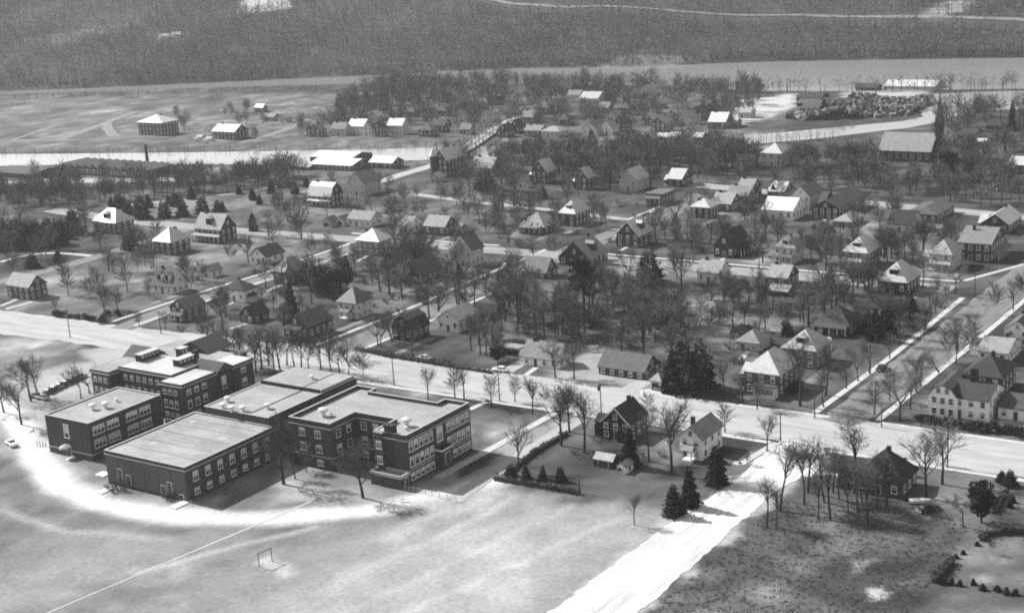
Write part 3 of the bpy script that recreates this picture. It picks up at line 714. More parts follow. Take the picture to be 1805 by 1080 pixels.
    if cat == 'house' and chim == 0 and hs_ in (1, 3, 4, 6, 8):
        m = MB(); cx, cy = (la*.22, lb*.12); zt = ev+rise*.85+.9; m.box(cx-.36, cx+.36, cy-.36, cy+.36, ev+.1, zt); m.build('chimney', BRD, rf)
    if cat == 'house' and y > 380 and hs_ % 3 != 1 and y < 700: DRIVES.append((cpt.copy(), la, lb, hs_))
    if garage:
        q = (0, -lb/2) if garage == 'b' else (-la/2, 0); rz = 0 if garage == 'b' else -math.pi/2
        door(root, (q[0], q[1], .05), rz, min(2.6, (la if garage == 'b' else lb)*.6), min(2.2, ev*.85), DOOR)
    if porch:
        face, fr_, dep, zp = porch         # 'a' = on the -a face, 'b' = on the -b face
        hp = ev*zp; dp = dep
        if face == 'a': X0, X1, Y0, Y1 = -la/2-dp, -la/2-.02, -lb*fr_/2, lb*fr_/2
        else: X0, X1, Y0, Y1 = -la*fr_/2, la*fr_/2, -lb/2-dp, -lb/2-.02
        m = MB(); m.box(X0, X1, Y0, Y1, 0, .45); m.build('porch_floor', wm, root)
        m = MB(); o_ = .3
        if face == 'a': m.add([(X0-o_,Y0-o_,hp),(X0-o_,Y1+o_,hp),(X1,Y1+o_,hp),(X1,Y0-o_,hp),(X0-o_,Y0-o_,hp+.18),(X0-o_,Y1+o_,hp+.18),(X1,Y1-.3,hp+.18+dp*.34),(X1,Y0+.3,hp+.18+dp*.34)], [(0,1,2,3),(4,5,6,7),(0,4,5,1),(1,5,6,2),(2,6,7,3),(3,7,4,0)])
        else: m.add([(X0-o_,Y0-o_,hp),(X1+o_,Y0-o_,hp),(X1+o_,Y1,hp),(X0-o_,Y1,hp),(X0-o_,Y0-o_,hp+.18),(X1+o_,Y0-o_,hp+.18),(X1-.3,Y1,hp+.18+dp*.34),(X0+.3,Y1,hp+.18+dp*.34)], [(0,1,2,3),(4,5,6,7),(0,4,5,1),(1,5,6,2),(2,6,7,3),(3,7,4,0)])
        m.build('porch_roof', rm, root)
        n = max(2, round((Y1-Y0 if face == 'a' else X1-X0)/2.6)+1)
        for i in range(n):
            f_ = i/(n-1); m = MB()
            px_, py_ = (X0+.15, Y0+.15+(Y1-Y0-.3)*f_) if face == 'a' else (X0+.15+(X1-X0-.3)*f_, Y0+.15)
            m.box(px_-.11, px_+.11, py_-.11, py_+.11, .45, hp+.02); m.build('porch_post', FRAME, root)
    return root, la, lb, ev, rise
DRIVES = []
H = house
W, D_ = .78, .06
# --- near the crossroads
r, la, lb, ev, ri = H('dark shingled house with steep gable, white window frames and ridge chimney by the crossroads', 1111,779,50,31,32,28, ridge='a', wall=.035, roof=.045, trim=1, near=True)
m = MB(); m.add([(-la/2+.3, lb/2, 0), (la/2-.3, lb/2, 0), (la/2-.3, lb/2+2.2, 0), (-la/2+.3, lb/2+2.2, 0), (-la/2+.3, lb/2, ev+.2), (la/2-.3, lb/2, ev+.2), (la/2-.3, lb/2+2.2, ev*.66), (-la/2+.3, lb/2+2.2, ev*.66)], [(0,1,5,4),(1,2,6,5),(2,3,7,6),(3,0,4,7),(3,2,1,0),(4,5,6,7)]); m.build('lean_to', [WALL(.035)], r)
m = MB(); m.profile([(-lb/2+.2, 0), (-lb/2+2.6, 0), (-lb/2+2.6, 2.4), (-lb/2+1.4, 3.7), (-lb/2+.2, 2.4)], -la/2-1.5, -la/2-.02, False); pz = m.build('entry_porch', WALL(.035), r)
m = MB(); m.profile([(-lb/2-.1, 2.25), (-lb/2+1.4, 3.95), (-lb/2+2.9, 2.25), (-lb/2+2.9, 2.1), (-lb/2+1.4, 3.78), (-lb/2-.1, 2.1)], -la/2-1.75, -la/2-.02, False); m.build('entry_roof', ROOF(.16), pz)
H('white two storey gabled house with grey shingle roof and back porch between two evergreens', 1238,812,39,36,39,21, ridge='a', wall=W, roof=.24, porch=('a',.45,2.2,.5), chim=2)
H('small dark shed with pale metal roof behind the dark shingled house', 1080,827,33,10,14,9, ridge='b', wall=.05, roof=.4, chim=0, cat='shed', wins_=False, name='garden_shed', garage='a')
H('tiny white garden hut beside the dark metal roofed shed', 1103,836,15,14,13,7, ridge='a', wall=W, roof=.3, chim=0, cat='hut', name='garden_hut')
H('white cape cottage with broad grey roof facing the main road lawn', 984,651,64,24,17,24, ridge='b', wall=W, roof=.24)
H('small dark flat roofed shed behind the white cape cottage', 914,628,27,8,11,4, 'f', wall=.04, roof=.30, chim=0, cat='shed', wins_=False, name='garden_shed')
H('long low dark barn garage with mid grey roof and an open end bay', 1136,670,82,23,15,23, ridge='b', wall=.09, roof=.17, chim=0, cat='garage', name='garage', doors=False, garage='b')
H('little white garage with pyramid roof in front of tall dark evergreens', 1166,690,20,12,17,12, 'h', wall=.5, roof=.36, chim=0, cat='garage', name='garage', garage='a')
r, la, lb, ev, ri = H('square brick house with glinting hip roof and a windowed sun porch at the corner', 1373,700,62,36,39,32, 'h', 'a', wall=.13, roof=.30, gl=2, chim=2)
m = MB(); m.box(-la/2-2.6, -la/2-.02, -lb/2+.2, lb*.12, 0, 3.0); sp = m.build('sun_porch', WALL(.5), r)
m = MB(); m.box(-la/2-2.9, -la/2-.03, -lb/2-.1, lb*.12+.3, 3.0, 3.3); m.build('sun_porch_roof', ROOF(.10), sp)
for i in range(6): window(r, (-la/2-2.6, -lb/2+.9+i*(lb*.5)/6, 1.9), -math.pi/2, .7, 1.3, 1, 2, .1, 0)
H('house with wide pale hip roof behind the brick house with the sun porch', 1438,651,58,26,32,29, 'h', 'a', wall=.20, roof=.34, gl=1, chim=2, dorm=1)
H('small hip roofed cottage with pale walls beside the wide pale hip roof', 1338,620,39,20,14,18, 'h', wall=.36, roof=.27, chim=0)
H('little dark gabled shed behind the small hip roofed cottage', 1309,600,22,10,12,12, ridge='a', wall=.14, roof=.15, chim=0, cat='shed', name='garden_shed')
H('dark bungalow with big low hip roof and white porch posts behind shrubs', 1497,593,62,22,17,30, 'h', 'a', wall=.06, roof=.10, chim=0, porch=('a',.95,2.2,.9))
H('small pale garage in the trees beside the dark bungalow', 1375,594,20,12,9,8, ridge='b', wall=.4, roof=.25, chim=0, cat='garage', name='garage')
r, la, lb, ev, ri = H('large white colonial house with gambrel gable and clipped hedges at its foot', 1742,744,104,26,38,20, ridge='b', wall=.66, roof=.07, chim=0, ratio=.5)
m = MB(); gy0, gy1 = lb/2-6.6, lb/2+.3; gc = (gy0+gy1)/2; gw = (gy1-gy0)/2
prof = [(gy0, 0), (gy1, 0), (gy1, ev), (gc+gw*.6, ev+ri*.75), (gc, ev+ri*1.1), (gc-gw*.6, ev+ri*.75), (gy0, ev)]
m.profile(prof, -la/2-1.0, la/2-.5, False); m.build('gambrel_wing', WALL(.66), r)
m = MB(); m.profile([(a_, b_+.2) for a_, b_ in prof[2:]]+[(a_, b_-.02) for a_, b_ in prof[2:][::-1]], -la/2-1.3, la/2-.3, False); m.build('gambrel_roof', ROOF(.07), r)
for zc in (1.5, 4.2): 
    for d in (-2, 0, 2): window(r, (-la/2-1.0, gc+d, zc), -math.pi/2, 1.0, 1.4, 1, 2, .12, 0)
for d in (-1, 1): window(r, (-la/2-1.0, gc+d, 6.6), -math.pi/2, .9, 1.1, 1, 2, .12, 0)
m = MB(); m.box(-.7, .7, -2.4, -.9, ev, ev+ri+3.2); m.build('chimney', BRD, r)
H('dark hip roofed house standing right behind the white gambrel colonial', 1765,701,68,26,34,26, 'h', 'b', wall=.10, roof=.06, chim=1)
H('low white house with dark roof next to the white gambrel colonial', 1842,748,84,20,22,16, ridge='b', wall=.62, roof=.11, chim=0)
H('pale cottage with light gable roof up the side road from the colonial', 1775,643,44,26,20,15, ridge='b', wall=.58, roof=.28, chim=3)
H('white gabled house with attic windows across from the dark hip roofed house', 1816,612,46,22,28,18, ridge='a', wall=.58, roof=.15, chim=0)
H('dark roofed brick bungalow half hidden by bare trees beside the scrub field', 1590,879,84,26,27,46, 'h', 'a', wall=.10, roof=.05, chim=1, ratio=.62)
# --- blocks behind the main road
H('dark craftsman bungalow with wide eaves on the corner of the second street', 545,600,44,44,24,20, ridge='a', wall=.05, roof=.075, chim=0, porch=('a',.7,2.2,.8))
H('pale stucco house with grey hip roof next to the craftsman bungalow', 630,563,33,28,27,24, 'h', 'a', wall=.42, roof=.15, gl=1, chim=0, porch=('a',.5,2.2,.5))
H('dark barn like house with gambrel roof beside the hedge corner', 728,603,36,30,24,22, 'm', 'a', wall=.06, roof=.06, chim=0)
H('long white two storey house with pale roof beside the second street', 809,587,37,36,23,16, ridge='a', wall=.6, roof=.34, chim=0)
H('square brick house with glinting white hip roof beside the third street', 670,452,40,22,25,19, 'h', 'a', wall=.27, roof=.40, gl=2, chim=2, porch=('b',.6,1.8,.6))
H('tall pale victorian house with steep front gable among bare trees', 832,471,32,22,30,24, ridge='a', wall=.36, roof=.15, chim=1, trim=1)
H('low grey house with broad steep roof in front of the tall pale victorian', 738,501,22,42,15,25, ridge='a', wall=.12, roof=.14, chim=0)
H('white gabled cottage with dark roof at the mouth of a curved drive', 470,467,28,33,14,15, ridge='a', wall=.6, roof=.09, chim=0)
H('grey hip roofed house beside the third street sidewalk', 511,503,28,34,22,21, 'h', 'a', wall=.18, roof=.20, gl=1, chim=0)
H('white house with dark pyramid roof and small side porch by the third street', 432,534,37,22,21,15, 'h', 'a', wall=.6, roof=.06, chim=0, porch=('b',.5,1.8,.5))
H('dark brick gabled house with low white porch roof on the street corner', 330,567,28,34,23,15, ridge='a', wall=.10, roof=.16, chim=0, porch=('a',.8,2,.5))
H('white walled house with grey roof and two dark dormers on an open lawn', 304,519,34,30,14,27, ridge='b', wall=.5, roof=.17, chim=1, dorm=2)
H('house with pale roof and dark gable end beside the gravel drive', 54,529,40,22,23,18, ridge='b', wall=.09, roof=.33, chim=0)
H('low dark bungalow behind the white house with dark pyramid roof', 447,571,23,28,14,16, ridge='a', wall=.10, roof=.075, chim=0)
H('small white gabled outbuilding with pale roof between two lawns', 373,491,15,21,11,11, ridge='a', wall=.5, roof=.28, chim=0, cat='outbuilding')
H('large dark shingled house with pale roof, dormer and white lower porch', 391,429,46,24,24,24, ridge='b', wall=.06, roof=.34, chim=1, dorm=1, porch=('a',1.0,2,.5))
H('dark hip roofed house with one glinting slope at the end of the fourth street', 303,450,30,34,22,21, 'h', 'a', wall=.08, roof=.22, gl=2, chim=1)
H('broad hip roofed house with glinting ridge behind the evergreen clump', 206,413,40,32,19,21, 'h', 'b', wall=.12, roof=.19, gl=2, chim=1, dorm=1)
H('dark gambrel house with bright white roof and white porch rail', 585,366,40,20,21,21, 'm', 'b', wall=.045, roof=.46, gl=1, chim=1, porch=('a',1.0,1.6,.5))
H('pale grey double gabled house near the river sheds', 643,346,28,30,23,18, ridge='a', wall=.32, roof=.21, chim=1)
r, la, lb, ev, ri = H('dark towered victorian house with glinting roof near the bridge', 790,312,22,32,30,18, ridge='a', wall=.055, roof=.16, gl=2, chim=1, trim=1)
m = MB(); m.tube([(0,0,0),(0,0,ev+1.5)], [2.1,2.1], 8); tw = m.build('tower', WALL(.055), r, (-la/2, lb/2-.4, 0))
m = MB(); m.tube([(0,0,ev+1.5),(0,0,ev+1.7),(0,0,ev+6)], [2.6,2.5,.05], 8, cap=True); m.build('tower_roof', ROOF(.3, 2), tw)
H('pale house with light roof next to the towered victorian', 868,311,38,20,15,16, ridge='b', wall=.33, roof=.34, chim=1)
H('little garage with two dark doors beside the row of cottages', 584,401,15,14,9,9, ridge='a', wall=.3, roof=.2, chim=0, cat='garage', name='garage', garage='a')
H('white gabled garage joined to the long cottage by a path', 606,399,13,14,9,9, ridge='a', wall=.55, roof=.2, chim=0, cat='garage', name='garage', garage='a')
H('long cottage with light roof and white gable facing the back road', 654,401,40,20,13,12, ridge='b', wall=.5, roof=.28, chim=0)
H('white gabled cottage facing the back road behind a round bare tree', 722,413,18,26,14,14, ridge='b', wall=.6, roof=.25, chim=0)
H('brick house with plain light grey roof beside the back road', 785,416,37,22,16,16, ridge='b', wall=.13, roof=.31, chim=0)
H('low grey outbuilding beside the brick house on the back road', 812,413,16,12,9,8, ridge='b', wall=.2, roof=.28, chim=0, cat='outbuilding')
H('low house with pale pyramid roof and dark porch at the street corner', 960,413,45,24,12,21, 'h', 'a', wall=.07, roof=.32, chim=0, porch=('a',.8,2,.9))
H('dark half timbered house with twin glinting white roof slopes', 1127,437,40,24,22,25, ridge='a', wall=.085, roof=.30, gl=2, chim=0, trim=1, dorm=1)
H('rambling dark house with large light grey roof and tall chimney', 1040,471,54,32,15,30, ridge='a', wall=.045, roof=.26, chim=1, dorm=1)
H('grey roofed house in front of the rambling dark house', 963,492,44,20,12,23, ridge='b', wall=.12, roof=.20, chim=0)
H('gaunt dark victorian house with steep roof and white porch posts', 1294,456,35,30,21,25, ridge='a', wall=.05, roof=.055, chim=0, porch=('b',.8,2.2,.6))
H('white house with light grey roof and low window bay by the back road', 1268,501,39,20,20,17, ridge='b', wall=.58, roof=.31, chim=1)
H('long white hall with brilliant white metal roof', 1397,390,54,24,18,18, ridge='b', wall=.62, roof=.62, gl=1, chim=0, cat='hall', name='hall')
H('dark long house with small front gable behind the pyramid roofed garage', 1478,388,16,50,20,14, ridge='a', wall=.04, roof=.10, chim=0, rb=.36)
H('small garage with light pyramid roof and wide eaves', 1501,401,22,22,9,11, 'h', wall=.12, roof=.32, chim=0, cat='garage', name='garage', garage='b')
H('barn with dark roof slope and pale gable wall', 1606,411,42,20,15,20, ridge='b', wall=.38, roof=.05, chim=0, cat='barn', name='barn', garage='b')
H('low dark double house behind the barn with pale gable', 1651,394,26,32,14,9, 'h', 'a', wall=.10, roof=.12, chim=0)
H('pale foursquare house with dormer and deep porch beside the back road', 1402,464,38,16,25,19, 'h', 'a', wall=.42, roof=.26, chim=1, dorm=1, porch=('a',.9,2.2,.45))
H('dark foursquare house with glinting roof edge and pale porch roof', 1529,475,44,24,28,23, 'h', 'a', wall=.07, roof=.30, gl=2, chim=0, dorm=1, porch=('a',1,2.2,.5))
H('pale foursquare house with triangular light hip roof near the side road', 1677,478,40,18,28,22, 'h', 'a', wall=.34, roof=.30, gl=1, chim=0, porch=('a',1,2,.45))
H('tall brick house with grey roof and broad dark gable at the road corner', 1746,464,46,30,33,20, ridge='b', wall=.09, roof=.20, chim=2, porch=('b',.8,2.2,.4))
H('dark house with one blazing white roof slope behind the tall brick house', 1777,414,30,24,18,18, ridge='a', wall=.07, roof=.32, gl=2, chim=1)
H('dark house with plain pale roof backing onto the garden plots', 1388,508,36,20,18,18, ridge='b', wall=.06, roof=.33, chim=1)
H('little pale roofed garage below the dark house by the garden plots', 1388,523,34,14,9,7, ridge='b', wall=.05, roof=.3, chim=0, cat='garage', name='garage', wins_=False, garage='a')
H('dark foursquare house with blazing white front roof slope and dormer', 1598,521,52,24,22,30, 'h', 'a', wall=.06, roof=.30, gl=2, chim=0, dorm=1)
H('pale square house with white hip roof in the trees before the church', 1378,294,36,14,22,16, 'h', 'a', wall=.4, roof=.45, gl=1, chim=1)
H('big pale house with mixed grey roofs behind the long white hall', 1427,371,30,24,25,18, ridge='a', wall=.45, roof=.16, gl=1, chim=1)
H('low dark wing house with glinting roof patch beside the big pale house', 1382,352,26,18,14,14, ridge='b', wall=.12, roof=.3, gl=2, chim=0)
H('house with grey roof and dark gable at the upper road corner', 1325,350,26,18,17,14, ridge='b', wall=.09, roof=.28, chim=1)
H('dark white trimmed house with bright low hip roof at the street end', 1251,386,33,16,19,13, 'h', 'a', wall=.045, roof=.42, gl=1, chim=2)
H('grey roofed house joined behind the white trimmed dark house', 1288,374,34,20,14,16, ridge='b', wall=.10, roof=.24, gl=1, chim=1)
H('long roofed house between two grey roofed neighbours on the upper road', 1318,360,38,20,14,14, ridge='b', wall=.10, roof=.22, chim=1)
H('pale double gabled house with one roof slope glinting white near the river trees', 1122,338,30,22,21,18, ridge='a', wall=.3, roof=.22, gl=2, chim=0)
H('low grey flat roofed bungalow with a row of porch posts', 1168,362,28,22,15,5, 'f', wall=.14, roof=.18, chim=0, porch=('a',.9,2,.8))
H('dark house with two small glinting roof ends behind the flat roofed bungalow', 1202,330,26,20,14,15, ridge='b', wall=.07, roof=.28, gl=2, chim=0)
H('narrow dark house with one glinting slope among bare trees', 1036,336,22,14,22,17, ridge='a', wall=.06, roof=.24, gl=2, chim=1)
H('dark house with tall white cross gable and bright slope', 964,325,26,18,22,20, ridge='a', wall=.09, roof=.32, gl=2, chim=1)
H('dark hip roofed house with dormer and streaked glinting roof', 1015,400,28,26,22,20, 'h', 'a', wall=.07, roof=.24, gl=2, chim=0, dorm=1)
H('small plain white gabled shed in a garden near the lane', 929,332,15,8,9,10, ridge='a', wall=.5, roof=.3, chim=0, cat='shed', name='garden_shed')
H('tiny pale hut with steep roof beside the lane trees', 1088,365,12,7,5,8, ridge='a', wall=.5, roof=.3, chim=0, cat='hut', name='garden_hut', wins_=False)
H('wide low building with pale roof on the far side of the church yard', 1858,310,85,18,16,10, ridge='b', wall=.08, roof=.4, gl=1, chim=0, cat='building', name='low_building')
H('small dark roofed cottage by the water behind the church', 1718,249,30,14,9,10, ridge='b', wall=.12, roof=.06, chim=0)
H('long dark low roofed shed beside the tall thin fir', 1792,229,54,12,6,9, ridge='b', wall=.08, roof=.05, chim=0, cat='shed', name='long_shed', wins_=False)
H('white roofed hut beside the dark roofed cottage by the water', 1737,254,16,6,4,4, ridge='b', wall=.4, roof=.55, chim=0, cat='hut', name='hut', wins_=False)
H('small pale cottage half lost in the trees by the hillside lane', 775,322,16,10,9,8, ridge='a', wall=.3, roof=.42, chim=0)
# --- by the near river
H('long timber shed with bright white roof on the river bank', 620,302,76,14,9,8, ridge='b', wall=.06, roof=.5, gl=1, chim=0, cat='shed', name='river_shed', doors=False)
H('higher rear timber shed with bright white roof behind the river bank shed', 620,292,74,10,12,7, ridge='b', wall=.06, roof=.5, gl=1, chim=0, cat='shed', name='river_shed', wins_=False)
H('river bank shed with white roof and two white doors', 692,298,41,14,10,9, ridge='b', wall=.08, roof=.5, gl=1, chim=0, cat='shed', name='river_shed', garage='a')
H('pale roofed low shed at the edge of the river bank woods', 545,300,36,10,5,4, ridge='b', wall=.12, roof=.4, chim=0, cat='shed', name='low_shed', wins_=False)
# sawtooth factory
p = G(256,316); pb = proj(p+B); lb = 152/abs(pb[0]-proj(p)[0]); r = empty('factory', p+A*9+B*lb/2, TH)
tag(r, 'long dark factory with sawtooth roof and tall chimney by the river', 'factory'); occ_rect(p+A*9+B*lb/2, 20, lb+2)
m = MB(); m.box(-9, 9, -lb/2, lb/2, 0, 4.2); m.build('wall', WALL(.07), r)
for i in range(11):
    y0 = -lb/2+lb*i/11; d = lb/11
    m = MB(); m.add([(-9.2,y0+.05,4.2),(9.2,y0+.05,4.2),(9.2,y0+d-.05,4.2),(-9.2,y0+d-.05,4.2),(-9.2,y0+d*.85,6.2),(9.2,y0+d*.85,6.2)], [(0,1,2,3),(0,1,5,4),(2,3,4,5),(0,4,3),(1,2,5)]); m.build('sawtooth_roof', ROOF(.15), r)
for i in range(24): window(r, (-9, -lb/2+lb*(i+.5)/24, 2.3), -math.pi/2, 1.5, 2.2, 2, 3, .1)
ch = empty('factory_chimney', G(262,301), 0); tag(ch, 'slender tall brick chimney beside the sawtooth factory', 'chimney')
m = MB(); m.tube([(0,0,0),(0,0,14)], [1.1,.65], 10, cap=True); st_ = m.build('shaft', BRD, ch)
m = MB(); m.tube([(0,0,13.4),(0,0,14.2)], [.85,.85], 10, cap=True); m.build('rim', BRD, ch)
H('small dark boiler house at the foot of the factory chimney', 284,306,18,12,12,4, 'f', wall=.08, roof=.1, chim=0, cat='building', name='boiler_house', wins_=False)
H('low long dark shed at the wooded end of the factory yard', 60,316,70,10,8,6, ridge='b', wall=.08, roof=.10, chim=0, cat='shed', name='low_shed', wins_=False)
# --- the island between the rivers
H('big dark hall with hip roof, one slope glinting white, on the river meadow', 288,240,43,17,22,12, 'h', 'a', wall=.07, roof=.45, gl=2, chim=1, cat='hall', name='hall')
H('dark farmhouse with dazzling white roof and trees at its foot', 415,247,40,14,14,11, ridge='b', wall=.06, roof=.5, gl=1, chim=1)
for i, (x_, y_) in enumerate([(345,250),(356,246),(362,253),(372,249)]):
    H('little pale farm hut scattered in front of the dark farmhouse', x_, y_, 10, 5, 4, 3, ridge='b' if i % 2 else 'a', wall=.4, roof=.42, chim=0, wins_=False, cat='hut', group='huts by the farmhouse', name='farm_hut')
ISL = [ # x, y, wl, eave, rise, wall, roof, gloss, kind, ridge
 (562,240,20,10,7,.10,.14,0,'g','a'),(606,238,20,10,8,.3,.24,0,'g','b'),(640,236,24,12,9,.45,.5,1,'g','b'),(655,238,13,12,8,.4,.2,0,'g','a'),(673,240,16,13,8,.08,.1,0,'g','a'),
 (707,236,22,13,9,.4,.5,1,'g','b'),(664,212,16,7,7,.3,.42,0,'g','a'),(760,240,20,9,8,.1,.14,0,'h','a'),(782,232,20,10,9,.08,.10,0,'g','b'),(822,214,18,8,7,.3,.26,0,'g','a'),
 (862,214,18,8,8,.42,.3,0,'g','a'),(785,203,16,7,7,.1,.12,0,'h','a'),(760,214,14,6,6,.12,.14,0,'g','a'),(808,234,14,8,7,.36,.26,0,'g','a'),(827,236,16,8,7,.2,.2,0,'g','b'),
 (504,214,14,7,5,.3,.3,0,'g','a'),(482,212,18,6,4,.2,.24,0,'g','b'),(462,196,13,6,5,.1,.55,1,'g','b'),(896,241,18,10,9,.06,.07,0,'g','a'),(915,234,16,10,10,.07,.06,0,'g','a'),
 (984,241,28,8,6,.34,.3,0,'h','b'),(950,240,24,9,6,.2,.24,0,'g','b'),(1050,238,22,10,10,.42,.22,0,'g','a'),(1078,237,18,11,9,.58,.3,0,'g','a'),(1101,232,20,13,10,.08,.12,0,'g','a'),
 (1150,220,18,9,8,.2,.42,0,'g','a'),(1172,232,22,13,9,.12,.28,0,'g','a'),(1184,222,18,10,9,.35,.3,0,'g','a'),(1216,220,22,11,9,.36,.26,0,'g','a'),(1238,211,22,11,9,.06,.08,0,'g','a'),
 (1276,226,26,10,12,.12,.5,1,'g','b'),(1228,238,18,8,7,.42,.3,0,'g','a'),(1260,204,20,9,9,.09,.12,0,'g','a'),(1052,182,28,8,8,.3,.46,0,'g','b'),(1020,180,20,11,6,.34,.2,0,'g','b'),
 (1146,168,20,7,8,.4,.3,0,'g','a'),(1180,174,14,9,9,.44,.3,0,'g','a'),(1165,190,16,7,6,.2,.28,0,'g','a'),(1203,192,18,8,7,.34,.24,0,'g','a'),(1000,220,18,8,8,.1,.1,0,'h','a'),
 (1108,200,18,8,7,.08,.09,0,'h','a'),(922,168,16,7,7,.42,.34,0,'g','a'),(1006,167,20,10,10,.05,.05,0,'g','b'),(878,184,18,8,5,.12,.09,0,'f','b'),(1135,244,14,5,5,.12,.3,0,'g','a'),
 (1178,246,20,5,4,.1,.5,0,'g','b'),(1085,215,16,9,7,.3,.24,0,'g','a'),(1132,203,18,8,8,.2,.18,0,'g','a'),(940,216,20,9,8,.16,.2,0,'g','b'),(965,200,20,9,8,.12,.16,0,'h','a'),
 (1040,205,18,9,8,.3,.2,0,'g','a'),(1070,198,16,8,7,.14,.22,0,'g','b'),(898,200,18,8,7,.3,.2,0,'g','a'),(850,198,16,8,7,.1,.16,0,'g','a'),(1195,246,15,6,5,.36,.3,0,'g','b'),
 (1236,246,14,5,5,.3,.5,0,'g','b'),(1255,243,12,5,4,.1,.12,0,'g','a'),(730,205,15,7,7,.1,.14,0,'h','a'),(700,208,14,7,6,.2,.24,0,'g','a'),(618,222,14,7,6,.12,.16,0,'g','a'),
 (1296,222,16,6,5,.16,.4,0,'g','b'),(1320,207,18,8,6,.3,.34,0,'g','b')]
for (x_, y_, wl, ev, ri, wa, ro, gl, kd, rd) in ISL:
    tone_ = 'white walled' if wa > .5 else 'pale walled' if wa > .27 else 'grey walled' if wa > .13 else 'dark walled'
    rt = 'bright white' if ro > .45 else 'light grey' if ro > .22 else 'dark'
    kt = {'g': 'gable', 'h': 'hip', 'f': 'flat'}[kd]
    H('%s house with %s %s roof on the island across the bridge' % (tone_, rt, kt), x_+2, y_+2, wl*1.15, wl*.6, ev*1.25, ri*1.25, kd, rd, wall=wa, roof=ro, gl=gl, chim=1 if wl > 17 else 0, group='houses of the island village', rot=random.choice((0, 0, .05, -.08)))
# works yard
for i, (x_, y_, wl, ev, ri) in enumerate([(1448,180,44,7,7),(1446,189,42,6,6),(1442,198,32,6,6)]):
    H(['highest dark tiered shed of the timber works', 'middle dark tiered shed of the timber works', 'lowest dark tiered shed of the timber works'][i], x_, y_, wl, 14, ev, ri, ridge='b', wall=.05, roof=(.06, .12, .10)[i], chim=0, wins_=False, cat='shed', name='works_shed')
H('dark flat shed joined to the tiered sheds of the works', 1487,188,40,8,9,3, 'f', wall=.04, roof=.05, chim=0, wins_=False, cat='shed', name='works_shed')
H('long pale shed with white striped roof beside the far river', 1648,158,92,10,5,8, ridge='b', wall=.3, roof=.46, gl=1, chim=0, wins_=False, cat='shed', name='long_shed')
H('long dark shed next to the white striped roof', 1546,160,38,8,5,6, ridge='b', wall=.06, roof=.07, chim=0, wins_=False, cat='shed', name='long_shed')
# small buildings on the far hillside
for x_, y_, wl in ((290,69,16),(311,66,15)):
    p = PT(x_, y_); r = empty('hillside_barn', p-Vector((0, 0, 1.5)), .3); tag(r, 'low white barn in a clearing on the wooded hillside', 'barn', 'white barns on the hillside'); kk = px_per_m(p); L = wl/kk
    m = MB(); m.box(-L/2, L/2, -3, 3, 0, 4.2); m.build('wall', WALL(.5), r)
    m = MB(); m.profile([(-3.4, 4.1), (0, 6.4), (3.4, 4.1)], -L/2-.3, L/2+.3, False); m.build('roof', ROOF(.5, 1), r); OCC.append((p.x, p.y, 30, 30))
# church
p = G(1640,287); pb = proj(p+B); lb = 92/abs(pb[0]-proj(p)[0]); k = px_per_m(p)
r = empty('church', p+A*8+B*lb/2, TH); tag(r, 'large dark stone church with pale roof and tall pointed steeple', 'church'); occ_rect(p+A*8+B*lb/2, 20, lb+6)
m = MB(); m.profile([(-8,0),(8,0),(8,5.4),(0,12.2),(-8,5.4)], -lb/2, lb/2, True); m.build('wall', WALL(.07), r)
m = MB(); m.profile([(-8.6,5.0),(0,12.45),(8.6,5.0),(8.6,4.8),(0,12.2),(-8.6,4.8)], -lb/2-.4, lb/2+.4, True); m.build('roof', ROOF(.27), r)
for i in range(7): window(r, (-8, -lb/2+lb*(i+.5)/7, 3), -math.pi/2, 1.0, 2.6, 1, 3, .12, 0)
m = MB(); m.box(-1.6, 1.6, -lb/2-3.0, -lb/2+.2, 0, 17.5); tw = m.build('tower', WALL(.06), r)
m = MB(); m.add([(-1.45,-lb/2-2.85,17.5),(1.45,-lb/2-2.85,17.5),(1.45,-lb/2+.05,17.5),(-1.45,-lb/2+.05,17.5),(0,-lb/2-1.4,32)], [(3,2,1,0),(0,1,4),(1,2,4),(2,3,4),(3,0,4)]); m.build('spire', ROOF(.12), tw)
for sx in (-1.4, 1.4):
    for sy in (-lb/2-2.8, -lb/2+.0):
        m = MB(); m.tube([(sx, sy, 17.4), (sx, sy, 18.6), (sx, sy, 20.6)], [.35, .35, .02], 6); m.build('pinnacle', ROOF(.05), tw)
# truss bridge
p0, p1 = G(812,271), G(874,229); d = (p1-p0); L = d.length; rz = math.atan2(d.y, d.x)
r = empty('truss_bridge', p0, rz); tag(r, 'pale steel truss bridge crossing the river to the island', 'bridge'); STEEL = M('bridge_steel', .12, rough=.6, var=.15, scale=1)
m = MB(); m.box(-1, L+1, -4.2, 4.2, .5, 1.1); m.build('deck', DIRTR, r)
for sy in (-4.4, 4.4):
    for nm, z0, z1 in (('top_chord', 5.6, 6.0), ('bottom_chord', .7, 1.1)):
        m = MB(); m.box(4 if z0 > 2 else 0, L-4 if z0 > 2 else L, sy-.2, sy+.2, z0, z1); m.build(nm, STEEL, r)
    n = 10
    for i in range(n+1):
        x_ = L*i/n
        if 0 < i < n: m = MB(); m.box(x_-.15, x_+.15, sy-.15, sy+.15, 1.0, 5.7); m.build('truss_post', STEEL, r)
        if i < n:
            m = MB(); up_ = i % 2 == 0; m.tube([(x_, sy, 1 if up_ else 5.8), (L*(i+1)/n, sy, 5.8 if up_ else 1)], [.16, .16], 4); m.build('truss_diagonal', STEEL, r)
for i in (1, 2, 3):
    m = MB(); m.box(L*i/4-.8, L*i/4+.8, -4.5, 4.5, -1, .5); m.build('pier', CONC, r)

